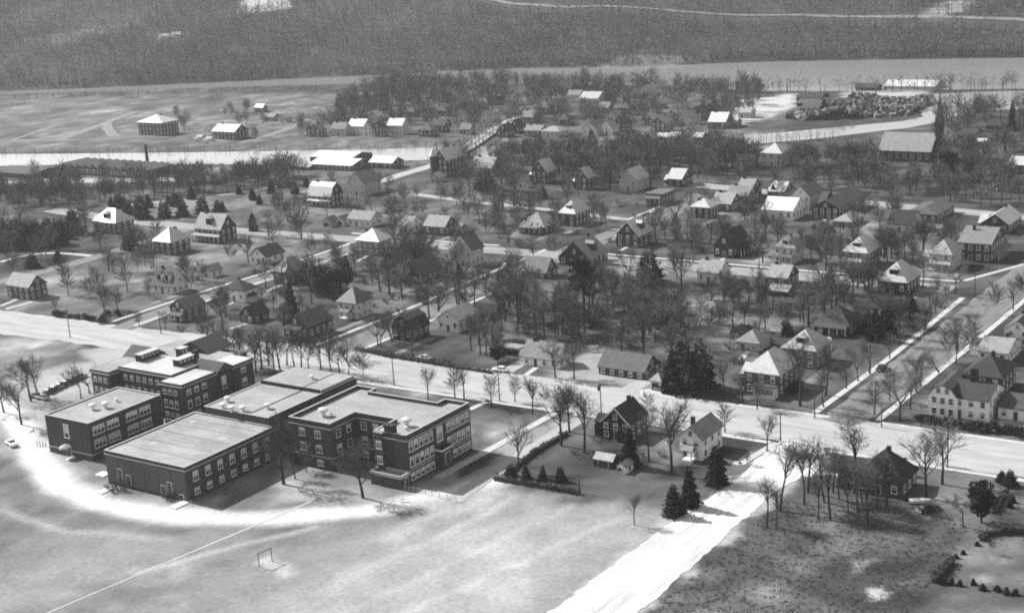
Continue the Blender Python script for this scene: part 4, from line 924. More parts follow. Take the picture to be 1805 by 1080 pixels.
# ---------------------------------------------------------------- trees: shared shapes, 10 units tall
def rdir(d, ang):
    u = d.orthogonal().normalized(); u.rotate(Matrix.Rotation(random.uniform(0, 2*math.pi), 3, d))
    return (d*math.cos(ang)+u*math.sin(ang)).normalized()
def limb(mb, p, d, L, r0, r1, n, nseg, wob, upb=.06):
    pts, rs = [p.copy()], [r0]
    for i in range(nseg):
        d = (d+Vector((random.gauss(0, wob), random.gauss(0, wob), random.gauss(0, wob)+upb))).normalized()
        p = p+d*(L/nseg); pts.append(p.copy()); rs.append(r0+(r1-r0)*(i+1)/nseg)
    mb.tube(pts, rs, n); return pts, d
def along(pts, f):
    k = f*(len(pts)-1); i = min(int(k), len(pts)-2); return pts[i].lerp(pts[i+1], k-i), (pts[i+1]-pts[i]).normalized()
def bare_tree(seed, fork=.28, spread=.62, twigs=1.0, thick=1.0, leader=True):
    random.seed(seed); tr, cw = MB(), MB()
    H_ = 10.0
    top, dd = limb(tr, Vector((0, 0, -.15)), Vector((random.gauss(0, .03), random.gauss(0, .03), 1)), H_*(.62 if leader else fork+.12), .20*thick, .07*thick, 6, 5, .035)
    nl = random.randint(8, 11) if leader else random.randint(5, 7)
    for i in range(nl):
        f = fork/.62+(1-fork/.62)*((i+random.random()*.8)/nl) if leader else .75+.25*i/nl
        p, d = along(top, min(f, .99))
        ang = random.uniform(.55, 1.0)*spread/.62*(1.15-.35*f)
        L = H_*random.uniform(.34, .46)*(1.12-.42*f if leader else 1.25)
        q, d1 = limb(tr, p, rdir(d, ang), L, .075*thick, .026*thick, 4, 4, .10, .13)
        nb = random.randint(6, 8)
        for j in range(nb):
            f2 = .25+.75*(j+random.random())/nb; p2, d2 = along(q, min(f2, .99))
            L2 = L*random.uniform(.34, .56)*(1.15-.5*f2)
            q2, _ = limb(cw, p2, rdir(d2, random.uniform(.45, .95)), L2, .034*thick, .016, 3, 3, .12, .09)
            for k in range(int(random.randint(5, 7)*twigs)):
                f3 = .2+.8*random.random(); p3, d3 = along(q2, min(f3, .99))
                L3 = random.uniform(.5, 1.15)
                q3, _ = limb(cw, p3, rdir(d3, random.uniform(.35, .9)), L3, .019, .010, 3, 2, .12, .06)
                for l in range(2):
                    p4, d4 = along(q3, random.uniform(.25, .95)); limb(cw, p4, rdir(d4, random.uniform(.35, .8)), random.uniform(.3, .6), .013, .008, 3, 1, .1)
    return tr, cw
def leafy(n, fn, size, seed, squash=1.0):
    """n small leaf-clump faces spread through a volume: fn(rng) -> (point, outward direction)"""
    rg = np.random.default_rng(seed); V = np.zeros((n*3, 3)); 
    for i in range(n):
        p, o = fn(rg); o = np.array(o); u = np.cross(o, rg.normal(size=3)); u /= np.linalg.norm(u)+1e-9; v = np.cross(o, u); s = size*rg.uniform(.6, 1.4)
        V[i*3] = p+u*s*.5; V[i*3+1] = p-u*s*.5+v*s*.2; V[i*3+2] = np.array(p)+o*s*.9*squash+v*s*.3*rg.normal()
    return V, np.arange(n*3).reshape(-1, 3)
def conifer(seed, wid=.26, n=1500, low=.03, ragged=.42, pw=.8):
    ph = np.random.default_rng(seed).uniform(0, 6.28, 6)
    def fn(rg):
        z = low+(1-low)*(1-math.sqrt(rg.uniform(0, 1)))*.98
        a = rg.uniform(0, 2*math.pi)
        R_ = wid*10*((1-z)**pw+.015)*(1+ragged*math.sin(z*34+a*2+ph[0])*.6+ragged*.5*math.sin(a*3+ph[1])+ragged*.4*math.sin(a*5+z*11+ph[2]))
        r_ = R_*math.sqrt(rg.uniform(.12, 1.0))
        return (r_*math.cos(a), r_*math.sin(a), z*10-r_*.16), (math.cos(a)*.9, math.sin(a)*.9, -.25+.3*rg.normal())
    V, F = leafy(n, fn, .62, seed); m = MB(); m.tube([(0, 0, -.15), (0, 0, 9.3)], [.17, .03], 6)
    return m, V, F
def round_ever(seed, wx_=.30, n=1900, base=.1):
    r0 = np.random.default_rng(seed); cl = [(r0.uniform(-.55, .55), r0.uniform(-.55, .55), r0.uniform(base+.14, .86), r0.uniform(.25, .5)) for _ in range(26)]
    def fn(rg):
        c = cl[rg.integers(len(cl))]; o = rg.normal(size=3); o /= np.linalg.norm(o); k = 1-abs(c[2]-.5)*.9
        return (np.array([c[0]*wx_*10*k, c[1]*wx_*10*k, c[2]*10])+o*c[3]*wx_*10*.75*np.array([1, 1, .9])*rg.uniform(.5, 1)**.5), o*np.array([1, 1, .6])+np.array([0, 0, .2])
    V, F = leafy(n, fn, .55, seed); m = MB(); m.tube([(0, 0, -.15), (0, 0, 6)], [.2, .08], 6)
    return m, V, F
def pine(seed):
    r0 = np.random.default_rng(seed); cl = []
    m = MB(); m.tube([(0, 0, -.15), (0.1, 0, 5), (0, .1, 9.6)], [.24, .16, .05], 6)
    for i in range(30):
        z = r0.uniform(.3, .98); a = r0.uniform(0, 6.28); rr = 2.6*(1-z*.62)*r0.uniform(.3, 1.05)
        cl.append((rr*math.cos(a), rr*math.sin(a), z*10, .85*(1.15-.5*z))); m.tube([(0, 0, z*10-.4), (rr*math.cos(a), rr*math.sin(a), z*10)], [.06, .03], 3)
    def fn(rg):
        c = cl[rg.integers(len(cl))]; o = rg.normal(size=3); o /= np.linalg.norm(o)
        return np.array(c[:3])+o*c[3]*np.array([1.25, 1.25, .42])*rg.uniform(.3, 1)**.5, o*np.array([1, 1, .5])+np.array([0, 0, .25])
    V, F = leafy(2300, fn, .5, seed); return m, V, F
def shrub(seed, n=420):
    r0 = np.random.default_rng(seed); cl = [(r0.uniform(-.5, .5), r0.uniform(-.5, .5), r0.uniform(.3, .75), r0.uniform(.3, .5)) for _ in range(9)]
    def fn(rg):
        c = cl[rg.integers(len(cl))]; o = rg.normal(size=3); o /= np.linalg.norm(o); q = np.array(c[:3])+o*c[3]*np.array([1, 1, .7])*rg.uniform(.3, 1)**.5; q[2] = max(q[2], .02)
        return q, o+np.array([0, 0, .5])
    return leafy(n, fn, .2, seed)
BARE = []
for i in range(12):
    tr, cw = bare_tree(100+i, fork=(.2, .26, .16, .3)[i % 4], spread=(.55, .7, .62, .8)[i % 4], leader=i % 3 != 2)
    BARE.append((tr.mesh('trunk', BARK), cw.mesh('crown', TWIG)))
THIN = []
for i in range(4):
    tr, cw = bare_tree(190+i, fork=.42, spread=.36, twigs=.5, thick=.8); THIN.append((tr.mesh('trunk', BARK), cw.mesh('crown', TWIG)))
DENSE = []
for i in range(5):
    tr, cw = bare_tree(140+i, fork=.2, spread=.72, twigs=1.7, thick=1.15); DENSE.append((tr.mesh('trunk', BARK), cw.mesh('crown', TWIG)))
PALE = []
for i in range(2):
    tr, cw = bare_tree(160+i, fork=.2, spread=.6, twigs=.7, thick=1.2, leader=False); PALE.append((tr.mesh('trunk', PALEB), cw.mesh('crown', PALET)))
SLIM = []
for i in range(4):
    tr, cw = bare_tree(180+i, fork=.3, spread=.42, twigs=.75, thick=.85); SLIM.append((tr.mesh('trunk', BARK), cw.mesh('crown', TWIG)))
def evmesh(g): m, V, F = g; return (m.mesh('trunk', BARK), tri_mesh('crown', V, F, CONIF))
CON = [evmesh(conifer(200+i, (.24, .2, .27, .22, .3)[i], 1500, .03, .45, (.8, .75, .7, .85, .6)[i])) for i in range(5)]
RND = [evmesh(round_ever(220+i, (.32, .36)[i])) for i in range(2)]
PIN = [evmesh(pine(230+i)) for i in range(2)]
SHR = []
for i in range(4):
    random.seed(240+i); m = MB()
    for j in range(26):
        q, d_ = limb(m, Vector((random.gauss(0, .1), random.gauss(0, .1), -.03)), rdir(Vector((0, 0, 1)), random.uniform(.1, .95)), random.uniform(.55, 1.0), .014, .006, 3, 3, .1, .05)
        for k in range(7): p3, d3 = along(q, random.uniform(.3, .98)); limb(m, p3, rdir(d3, random.uniform(.4, .9)), random.uniform(.12, .34), .007, .004, 3, 1, .1)
    SHR.append(m.mesh('foliage', SHRUB))
SHD = [tri_mesh('foliage', *shrub(250+i), HEDGE) for i in range(2)]
random.seed(11)
NT = {}
def tree(kind, name, label, p, h, wf=1.0, group=None, cat='tree'):
    pool = {'bare': BARE, 'dense': DENSE, 'pale': PALE, 'slim': SLIM, 'thin': THIN, 'con': CON, 'round': RND, 'pine': PIN}[kind]
    tm, cm = pool[random.randrange(len(pool))]; s = h/10
    r = empty(name, p, random.uniform(0, 6.28), (s*wf, s*wf, s)); tag(r, label, cat, group)
    r.rotation_euler.x, r.rotation_euler.y = random.gauss(0, .035), random.gauss(0, .035)
    link('trunk', tm, r); link('crown', cm, r); NT[kind] = NT.get(kind, 0)+1; return r
def hpx(x, y, h): p = PT(x, y); return p, h/(px_per_m(p)*math.cos(PITCH))
BT = []                                    # bare trees: point, height, kind, width, label, group
def T(lst, label, group, kind='bare', wf=1.0):
    for q in lst:
        p, h = hpx(q[0], q[1], q[2]); h *= random.uniform(1.0, 1.22); BT.append((q[2], p, h, kind if len(q) < 4 else q[3], wf*1.08, label, group))
T([(500,853,122),(640,877,108)], 'spreading dark bare tree on the pale school yard', 'school yard trees', 'dense', .95)
T([(521,844,62),(540,832,48)], 'thin bare sapling between gymnasium and U shaped block', 'school yard saplings', 'slim')
T([(439,686,75),(451,656,70),(484,662,78),(473,644,66),(506,644,70),(531,649,64),(584,656,66),(599,661,60),(614,665,70),(641,668,46),(403,632,62),(427,640,62),(367,606,52),(415,650,70),(462,650,76),(494,652,74),(519,646,70),(545,652,66),(566,654,64),(387,618,56)],
  'bare street tree between the auditorium and the main road', 'trees along the school side of the main road')
T([(755,704,60),(802,701,52),(818,704,72),(867,718,54),(908,708,42),(939,730,60),(961,716,36)], 'slender bare street tree beside the school lawn sidewalk', 'trees beside the school lawn', 'slim', 1.15)
T([(989,785,102),(1004,761,84),(1030,797,102),(913,830,82)], 'tall bare tree along the school drive by the dark shingled house', 'trees along the school drive', 'slim', 1.25)
T([(979,666,72),(1012,668,62)], 'bare tree on the lawn of the white cape cottage', 'cottage lawn trees')
T([(1143,745,46),(1278,762,46),(1352,795,62)], 'bare sapling on the verge by the white gabled house', 'verge saplings', 'slim', 1.2)
T([(1184,835,132),(1144,813,92)], 'tall bare tree in the garden between dark and white houses', 'garden trees', 'slim', 1.2)
T([(1118,925,58)], 'lone small bare tree at the edge of the playing field', None, 'slim')
T([(1229,691,60),(1275,700,62),(1309,709,56),(1335,721,52)], 'bare street tree in front of the evergreen clump', 'trees on the far side of the main road', 'slim', 1.2)
T([(1410,715,122),(1455,697,84),(1452,718,60)], 'bare tree around the brick house with the sun porch', 'trees at the sun porch house', 'slim', 1.2)
T([(1492,685,50),(1513,672,62),(1532,658,56),(1568,632,42),(1586,610,46),(1617,599,42),(1629,584,42),(1541,731,52),(1568,706,50),(1604,721,72),(1615,691,72),(1623,682,62),(1655,670,58),(1670,639,52),(1685,641,76),(1712,623,54),(1721,605,62),(1686,617,62),(1754,555,48),(1786,547,52)],
  'bare street tree along the tarred side road', 'trees lining the side road')
T([(1585,741,84)], 'round headed bare tree at the crossing before the white colonial', None, 'bare', 1.25)
T([(1375,900,122),(1351,930,92),(1368,929,70),(1417,889,112),(1424,867,102),(1442,914,82),(1453,885,92),(1464,916,112),(1468,867,84),(1495,903,62),(1505,869,114),(1513,903,94),(1530,923,78),(1520,886,72),(1545,896,62),(1562,890,84),(1480,880,78)],
  'slender bare tree in the grove at the edge of the scrub field', 'grove beside the scrub field', 'thin', 1.25)
T([(1633,878,122),(1661,853,98)], 'tall bare tree behind the dark roofed brick bungalow', 'bungalow trees', 'slim', 1.35)
T([(1698,929,72)], 'bare tree beside the big round evergreen', None)
T([(1749,976,26),(1318,820,22)], 'small bare sapling on a lawn', 'lawn saplings', 'slim')
T([(55,707,82),(67,697,76),(38,748,88),(7,727,72),(158,693,60),(143,702,56)], 'bare tree around the school car park', 'car park trees', 'bare', 1.1)
T([(121,521,46),(160,533,42),(184,546,52),(225,514,52),(271,469,46),(329,497,46),(357,495,32),(246,576,26),(292,581,32),(348,574,26),(400,558,44),(98,551,26)],
  'bare garden tree on the open lawns by the third street', 'trees on the third street lawns')
T([(449,419,36),(474,415,36),(494,418,32),(521,422,42),(532,422,54,'dense'),(550,455,36),(580,444,32),(596,462,32),(626,463,36),(695,435,56,'dense'),(715,437,46),(469,481,26),(581,630,52),(611,638,56),(550,536,46)],
  'bare tree between the third street and the back road', 'trees around the third street')
T([(686,520,52),(706,521,58)], 'pale barked sycamore with white limbs among evergreens', 'pale sycamores', 'pale', 1.3)
T([(806,536,64,'dense')], 'thick trunked old bare tree leaning over the second street', None, 'dense', 1.1)
T([(841,520,46),(824,505,42),(757,562,78),(774,565,72),(667,610,62),(671,609,62),(727,631,72),(831,618,56),(869,596,52),(877,614,42)], 'bare tree along the second street', 'trees lining the second street')
T([(890,566,72),(868,600,60)], 'bushy dark tree in the wooded block', 'bushy dark trees', 'dense', 1.15)
T([(990,554,52),(947,599,62),(960,596,68),(1037,552,72),(1071,547,62,'dense'),(1112,502,72),(1200,510,78),(1192,573,52),(1200,580,62,'dense'),(1289,544,52),(1096,630,78,'dense'),(923,588,52),(941,461,42),(902,484,46),(911,489,42),(975,455,36),(1194,497,52),(1225,588,46),
   (1426,578,84,'dense'),(1342,550,52),(1512,508,62),(1564,460,62),(1626,508,58),(1684,518,64),(1669,536,32),(1465,452,32)], 'bare tree in the wooded blocks between the streets', 'trees of the wooded blocks')
T([(1114,562,56)], 'pale slender birch in the wooded block', None, 'pale', .8)
T([(545,240,24),(530,238,26)], 'bare tree beside the river lane', 'river lane trees')

def free(p, pad=1.0):
    for (x_, y_, la, lb) in OCC:
        dx, dy = p.x-x_, p.y-y_; u, v = dx*A.x+dy*A.y, dx*B.x+dy*B.y
        if abs(u) < la/2+pad and abs(v) < lb/2+pad: return False
    X, Y = np.array([p.x]), np.array([p.y])
    for pl in ROADPOLYS:
        if pl[:, 0].min() < p.x < pl[:, 0].max() and pl[:, 1].min() < p.y < pl[:, 1].max() and inside(pl, X, Y)[0]: return False
    return True
for cp, la, lb, k in DRIVES:               # drives and worn paths beside the houses
    if k % 2: a_, b_ = cp-B*(lb/2+2.6)+A*la*.3, cp-B*(lb/2+2.6)-A*(la/2+7+k)
    else: a_, b_ = cp-A*(la/2+.6), cp-A*(la/2+6+k*.6)-B*(2 if k > 4 else 0)
    if all(free(a_.lerp(b_, f_), .6) for f_ in (.25, .5, .75, 1)): ribbon('driveway', [a_, b_], 2.6 if k % 2 else 1.6, LANE if k % 2 else CONC, .05, .2, world=True, avoid=False, step=2)
def open_front(p, h):                      # gardens keep a clear view of most house fronts
    d = math.hypot(p.x, p.y)
    for (x_, y_, la, lb) in OCC:
        rr = (la+lb)/4
        if y_ < p.y: continue
        t_ = (x_*p.x+y_*p.y)/d-d
        if 0 < t_ < h*d/CAM_H*.75+rr and abs(x_*p.y-y_*p.x)/d < rr*.8+1.2: return False
    return True
def scatter(poly, n, h0, h1, label, group, dense=.2, out=None, zf=None):
    pl = pixpoly(poly); x0, y0 = pl.min(0); x1, y1 = pl.max(0); k = 0; tries = 0
    while k < n and tries < n*60:
        tries += 1; p = Vector((random.uniform(x0, x1), random.uniform(y0, y1), 0))
        if not inside(pl, np.array([p.x]), np.array([p.y]))[0] or not free(p): continue
        h = random.uniform(h0, h1)
        if not open_front(p, h) and random.random() < .86: continue
        k += 1
        BT.append((h*px_per_m(p), p, h, 'dense' if random.random() < dense else random.choice(('bare', 'bare', 'slim')), random.uniform(1.05, 1.4), label, group))
scatter([(870,510),(1010,500),(1180,545),(1250,620),(1160,645),(1030,615),(880,610)], 66, 8.8, 15.7, 'bare tree in the thicket behind the white cape cottage', 'thicket behind the cottage', .3)
scatter([(1230,510),(1340,530),(1430,560),(1340,610),(1240,600)], 24, 6.6, 12.3, 'bare tree around the garden plots', 'garden plot trees')
scatter([(650,480),(800,440),(870,480),(780,545),(660,520)], 27, 8.8, 14.6, 'bare tree behind the tall pale victorian', 'trees behind the victorian')
scatter([(1430,470),(1690,510),(1640,580),(1500,600),(1430,560)], 29, 8.0, 13.5, 'bare tree around the dark foursquare houses', 'trees at the foursquare houses', .4)
scatter([(760,300),(1000,290),(1330,280),(1330,345),(1180,330),(1000,365),(820,345)], 101, 9.9, 16.8, 'bare tree among the houses above the river', 'trees among the river houses', .35)
scatter([(1330,290),(1530,292),(1570,318),(1670,318),(1700,298),(1805,300),(1850,360),(1700,366),(1530,352),(1340,335)], 97, 8.0, 12.5, 'bare tree in the wood beside the church', 'church wood', .4)
scatter([(1120,400),(1330,345),(1640,380),(1690,480),(1330,462),(1080,440)], 74, 7.7, 13.4, 'bare tree in the gardens along the back road', 'back road gardens')
scatter([(460,345),(720,330),(880,355),(1080,385),(960,425),(620,400),(470,390)], 54, 6.6, 12.3, 'bare tree on the slopes above the back road', 'back road slope trees')
scatter([(0,400),(240,400),(180,450),(0,480)], 16, 8.8, 13.4, 'bare tree by the evergreen clump', 'trees by the evergreen clump', .4)
scatter([(270,580),(600,455),(640,460),(560,600),(400,600)], 24, 6.6, 12.3, 'bare tree in the gardens between third and second street', 'third street garden trees', .4)
scatter([(0,490),(330,405),(600,425),(340,515),(180,560),(0,545)], 22, 6.6, 11.2, 'bare tree on the lawns towards the fourth street', 'fourth street lawn trees', .3)
scatter([(640,605),(870,515),(900,600),(880,645),(740,632)], 11, 7.5, 13.0, 'bare tree around the long white house by the second street', 'trees by the long white house', .4)
scatter([(1780,560),(1850,500),(1900,640),(1850,700),(1760,690)], 12, 8.8, 13.4, 'bare tree around the hip roofed house by the colonial', 'trees behind the colonial')
scatter([(850,360),(1100,390),(960,440),(880,430)], 19, 7.7, 12.3, 'bare tree around the pyramid roofed corner house', 'corner house trees', .4)
scatter([(0,322),(300,322),(560,305),(520,325),(230,358),(0,372)], 176, 7.7, 13.4, 'bare tree of the wood behind the factory road', 'factory woods', .4)
scatter([(840,290),(1000,270),(1280,262),(1300,284),(1545,288),(1545,298),(1000,296)], 170, 8.0, 14.0, 'bare tree of the river bank wood', 'river bank wood', .4)
scatter([(700,150),(1350,162),(1330,215),(1200,240),(900,240),(560,238),(640,170)], 351, 8.8, 16.8, 'bare tree of the island village', 'island trees', .4)
scatter([(1650,200),(1850,195),(1850,290),(1650,300)], 68, 8.8, 14.6, 'bare tree on the shore behind the church', 'shore trees', .4)
scatter([(310,205),(560,190),(560,235),(430,255),(310,235)], 19, 6.6, 11.2, 'bare tree around the farmhouse', 'farm trees')
BT.sort(key=lambda q: -q[0])
REST = BT[300:]
for hp, p, h, kind, wf, label, group in BT[:300]:
    tree(kind, 'sycamore_tree' if kind == 'pale' else 'bare_tree', label, p, h, wf, group)

def far_trees(name, pts, hs, label, kind_mat, nbr=16, blade=.05, seed=1, wid=.34):
    """many small bare trees as one mesh: a stem and thin branch blades each"""
    rg = np.random.default_rng(seed); N = len(pts); P = np.array(pts); Hh = np.array(hs)
    ns = nbr+1; V = np.zeros((N, ns, 3, 3))
    lean = rg.normal(0, .03, (N, 2))
    w0 = .022*Hh+.05; ang = rg.uniform(0, np.pi, N); c, s = np.cos(ang)*w0, np.sin(ang)*w0
    V[:, 0, 0] = P+np.stack([c, s, 0*c-.3], -1); V[:, 0, 1] = P+np.stack([-c, -s, 0*c-.3], -1)
    V[:, 0, 2] = P+np.stack([lean[:, 0]*Hh, lean[:, 1]*Hh, Hh*.95], -1)
    for j in range(nbr):
        z0 = rg.uniform(.22, .85, N)*Hh; a = rg.uniform(0, 2*np.pi, N); L = Hh*rg.uniform(.2, wid+.1, N)*(1.15-.5*z0/Hh); el = rg.uniform(.3, 1.2, N)
        d = np.stack([np.cos(a)*np.cos(el), np.sin(a)*np.cos(el), np.sin(el)], -1)*L[:, None]
        b0 = P+np.stack([0*a, 0*a, z0], -1); wv = rg.normal(size=(N, 3)); wv -= (wv*d).sum(-1, keepdims=True)*d/(L**2)[:, None]; wv /= np.linalg.norm(wv, axis=-1, keepdims=True)+1e-9
        wv *= (blade*L)[:, None]
        V[:, j+1, 0] = b0+d*.05; V[:, j+1, 1] = b0+d*.62+wv; V[:, j+1, 2] = b0+d
        k2 = j % 2 == 0
        if k2: V[:, j+1, 1] = b0+d*.85+wv*1.4
    V = V.reshape(-1, 3); return tag(link(name, tri_mesh(name, V, np.arange(len(V)).reshape(-1, 3), kind_mat)), label, 'trees', kind='stuff')
far_trees('distant_trees', [q[1][:] for q in REST], [q[2] for q in REST], 'far bare trees along the rivers and on the island', M('far_twigs', .08, var=.35, scale=.05), 150, .045, 3, .40)
# shore lines of scrub and young wood
def line_pts(pts, n, spread, h0, h1):
    P = [G(*q) for q in pts]; seg = [(b_-a_).length for a_, b_ in zip(P, P[1:])]; tot = sum(seg); o, hs = [], []
    for _ in range(n):
        u = random.uniform(0, tot); i = 0
        while u > seg[i] and i < len(seg)-1: u -= seg[i]; i += 1
        q = P[i].lerp(P[i+1], u/seg[i]); q = q+Vector((random.gauss(0, 2), random.uniform(-spread, spread), 0)); q.z = float(hill(q.x, q.y)); o.append(q[:]); hs.append(random.uniform(h0, h1))
    return o, hs
o1, h1_ = line_pts([(640,156),(700,154),(900,152),(1100,155),(1350,165)], 520, 10, 6, 11)
o6, h6_ = line_pts([(-300,190),(-100,179),(150,170),(300,166),(500,160),(700,156)], 520, 8, 2.5, 5)
o1 += o6; h1_ += h6_
o2, h2_ = line_pts([(1350,163),(1500,163),(1647,160.5),(1805,157.5),(2000,154)], 150, 3, 6, 13)
o3, h3_ = line_pts([(760,284),(900,279),(1100,271),(1300,259),(1479,243)], 200, 4, 3, 8)
o4, h4_ = line_pts([(-300,275),(0,270),(242,268),(460,265),(700,260),(900,256),(1100,248),(1300,236)], 420, 3, 1.5, 4)
o5, h5_ = line_pts([(-300,302),(0,297),(188,294),(543,295),(760,288)], 260, 2.5, 1, 2.4)
far_trees('shore_woods', o1+o2+o3+o4+o5, h1_+h2_+h3_+h4_+h5_, 'strips of bare woodland and scrub along the river shores', TWIG, 22, .06, 5)
# forest on the hillside
NP_ = 68000
hx = rng.uniform(-760, 760, NP_); hy = bank_y(hx)+5+rng.uniform(0, 1, NP_)**1.25*560
keep = np.ones(NP_, bool)
for pts, fe in (([(1060,120),(1120,96),(1195,98),(1170,119)], 0), ([(420,22),(432,-4),(512,-6),(508,14),(455,22)], 0), ([(260,78),(262,62),(330,58),(335,76)], 0), ([(1630,25),(1680,0),(1715,4),(1690,22)], 0)):
    keep &= ~(inside(pixpoly(pts), hx, hy) & (rng.uniform(0, 1, NP_) < .93))
pl = ROADPOLYS[[i for i, o in enumerate(ROADPOLYS) if o[:, 1].min() > 1000 and len(o) > 60 and o[:, 1].max() > 1250][-1]] if False else None
hr = np.array([PT(x_, y_)[:2] for x_, y_ in [(835,-6),(900,8),(1000,14),(1200,22),(1400,27),(1600,32),(1830,39)]])
dr = np.full(NP_, 1e9)
for a_, b_ in zip(hr, hr[1:]):
    e = b_-a_; tt = np.clip(((hx-a_[0])*e[0]+(hy-a_[1])*e[1])/(e@e), 0, 1); dr = np.minimum(dr, np.hypot(hx-a_[0]-tt*e[0], hy-a_[1]-tt*e[1]))
keep &= ~((dr < 20) & (hy-np.interp(hx, hr[:, 0], hr[:, 1]) < 5)) & (dr > 5)
cl = np.sin(hx*.021+1)+np.sin(hy*.035+hx*.011)+np.sin(hx*.05-hy*.03)
keep &= rng.uniform(0, 1, NP_) < np.clip(.72+.16*cl, .25, 1)
hx, hy = hx[keep], hy[keep]; hz = hill(hx, hy)
hh_ = rng.uniform(7, 13, len(hx))*(1+.1*np.sin(hx*.02))
HILLM = M('hill_twigs', .10, var=.15, scale=.02)
far_trees('hillside_forest', np.stack([hx, hy, hz], -1), hh_, 'bare forest covering the far hillside', HILLM, 13, .065, 9, .36)
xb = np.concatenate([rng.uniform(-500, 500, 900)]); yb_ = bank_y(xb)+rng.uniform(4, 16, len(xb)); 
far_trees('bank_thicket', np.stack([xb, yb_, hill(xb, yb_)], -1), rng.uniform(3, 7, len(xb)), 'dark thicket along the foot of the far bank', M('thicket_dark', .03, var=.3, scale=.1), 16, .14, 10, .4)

# ---------------------------------------------------------------- evergreens, shrubs, hedges
def C(lst, label, group, kind='con', name='spruce_tree'):
    for q in lst:
        p, h = hpx(q[0], q[1], q[2]); wf = 1.0
        if len(q) > 3: wf = q[3]/q[2]/.5*1.02
        tree(kind, name, label, p, h, wf, group)
C([(1217,893,78,36)], 'tall dark conical evergreen on the verge of the dirt road', None)
C([(1188,908,60,36)], 'shorter broad evergreen touching the tall conical one by the dirt road', None)
C([(1262,853,72,42)], 'broad dark evergreen in front of the white gabled house', None)
C([(1110,822,72,36)], 'dark evergreen hiding the corner of the dark shingled house', None)
C([(900,838,22,16),(928,843,26,14),(957,845,28,14),(988,848,30,16)], 'small dark evergreen in the row behind the field hedge', 'evergreen row behind the hedge')
C([(1185,690,78,36),(1210,692,102,50),(1236,682,86,40)], 'towering dark evergreen of the clump beside the little white garage', 'evergreen clump by the garage')
C([(1030,547,98,52)], 'great dark pine standing over the wooded block', None, 'pine', 'pine_tree')
C([(1147,500,62,40)], 'dark full spruce beside the back road white house', None)
C([(742,453,40,24)], 'single spruce beside the house with glinting hip roof', None)
C([(211,366,28,18),(197,366,18,14),(227,377,25,16),(252,386,45,24),(262,366,25,16),(291,384,32,20),(297,360,18,12),(310,363,26,18),(323,382,34,20),(338,351,26,15),(358,377,34,20),(384,373,22,14),(393,373,20,13),(421,342,18,12),(446,353,22,14),(458,360,18,13),(445,350,20,13),(478,341,26,18),(501,330,27,20),(520,342,24,16),(540,329,19,13),(448,407,34,18)],
  'dark spruce of the scattered rows beside the conifer drive', 'spruces by the conifer drive')
C([(131,412,46,30),(20,440,45,34),(45,438,52,34),(70,435,50,36),(100,432,46,32),(5,428,45,34),(85,424,42,30),(30,425,44,32),(-15,440,46,34),(58,424,40,30),(112,420,36,26)], 'dark evergreen of the big clump beside the fourth street', 'evergreen clump by the fourth street')
C([(58,472,28,22),(103,461,22,18),(234,433,36,20),(225,440,28,18)], 'small dark evergreen beside the gravel path lawn', 'evergreens by the gravel path')
C([(857,334,40,34)], 'broad dark spruce in front of the pale house near the bridge', None)
C([(957,350,24,14),(1045,259,32,18),(1122,262,26,16),(1364,350,26,15)], 'dark fir standing among the bare trees above the river', 'firs above the river')
C([(1783,231,54,16)], 'tall thin dark fir on the shore behind the church', None)
C([(1669,318,52,44)], 'ragged dark pine in the church wood', None, 'pine', 'pine_tree')
C([(610,484,36,22),(514,552,58,24),(707,484,38,22),(685,470,28,18),(810,490,28,16),(1385,590,30,20)], 'dark pointed evergreen in the gardens by the second street', 'garden evergreens')
C([(560,517,46,40),(580,522,52,44),(600,514,46,40),(545,508,38,34),(572,508,44,40)], 'dense dark evergreen of the grove behind the pale stucco house', 'evergreen grove', 'round', 'yew_tree')
C([(1492,855,36,26),(1592,837,34,22)], 'dark evergreen at the corner of the dark roofed brick bungalow', 'bungalow evergreens')
C([(1765,849,22,18),(1780,856,32,22)], 'dark young evergreen beside the road sidewalk past the bungalow', 'roadside evergreens')
C([(1730,921,82,52)], 'big round dark evergreen at the corner of the scrub field', None, 'round', 'yew_tree')
C([(878,638,30,26)], 'dark evergreen bush beside the flat roofed shed', None, 'round', 'yew_tree')
C([(1545,600,60,34),(1562,590,56,34),(1590,560,40,28),(1605,548,36,26),(1530,585,40,28)], 'dark evergreen beside the dark bungalow with porch posts', 'evergreens by the dark bungalow')
C([(1665,1029,13,11),(1678,1030,15,11),(1692,1032,13,11),(1716,1030,13,11),(1732,1039,13,12),(1758,1041,12,12),(1774,1047,15,13),(1790,1048,13,13),(1685,983,9,9),(1698,976,9,9),(1723,961,9,9),(1781,894,16,12),(1785,885,13,10)],
  'little dark evergreen planted in a line on the garden lawn', 'young evergreens on the garden lawn')
def shrubs(lst, label, group, pool=SHR, cat='shrub', name='shrub'):
    for x_, y_, s_ in lst:
        p = G(x_, y_); k = px_per_m(p); o = link(name, pool[random.randrange(len(pool))], None, p, random.uniform(0, 6.28), (s_/k, s_/k, s_/k*random.uniform(.8, 1.1))); tag(o, label, cat, group)
shrubs([(210,864,22),(200,868,16),(221,866,18),(296,880,20),(305,882,18),(190,862,14)], 'twiggy bush against the end wall of the gymnasium', 'bushes at the gymnasium')
shrubs([(1626,742,14),(1640,746,14),(1655,748,13),(1672,751,16),(1690,754,14),(1706,757,14),(1722,759,16),(1745,760,17),(1762,762,14),(1780,764,16),(1798,768,17)], 'clipped dark foundation bush in front of the white colonial', 'colonial foundation bushes', SHD)
shrubs([(1272,795,14),(1258,818,12),(1120,800,14),(1135,805,12),(1012,800,10),(1166,803,14),(1172,807,10)], 'low bush around the two gabled houses by the crossroads', 'bushes by the crossroads houses')
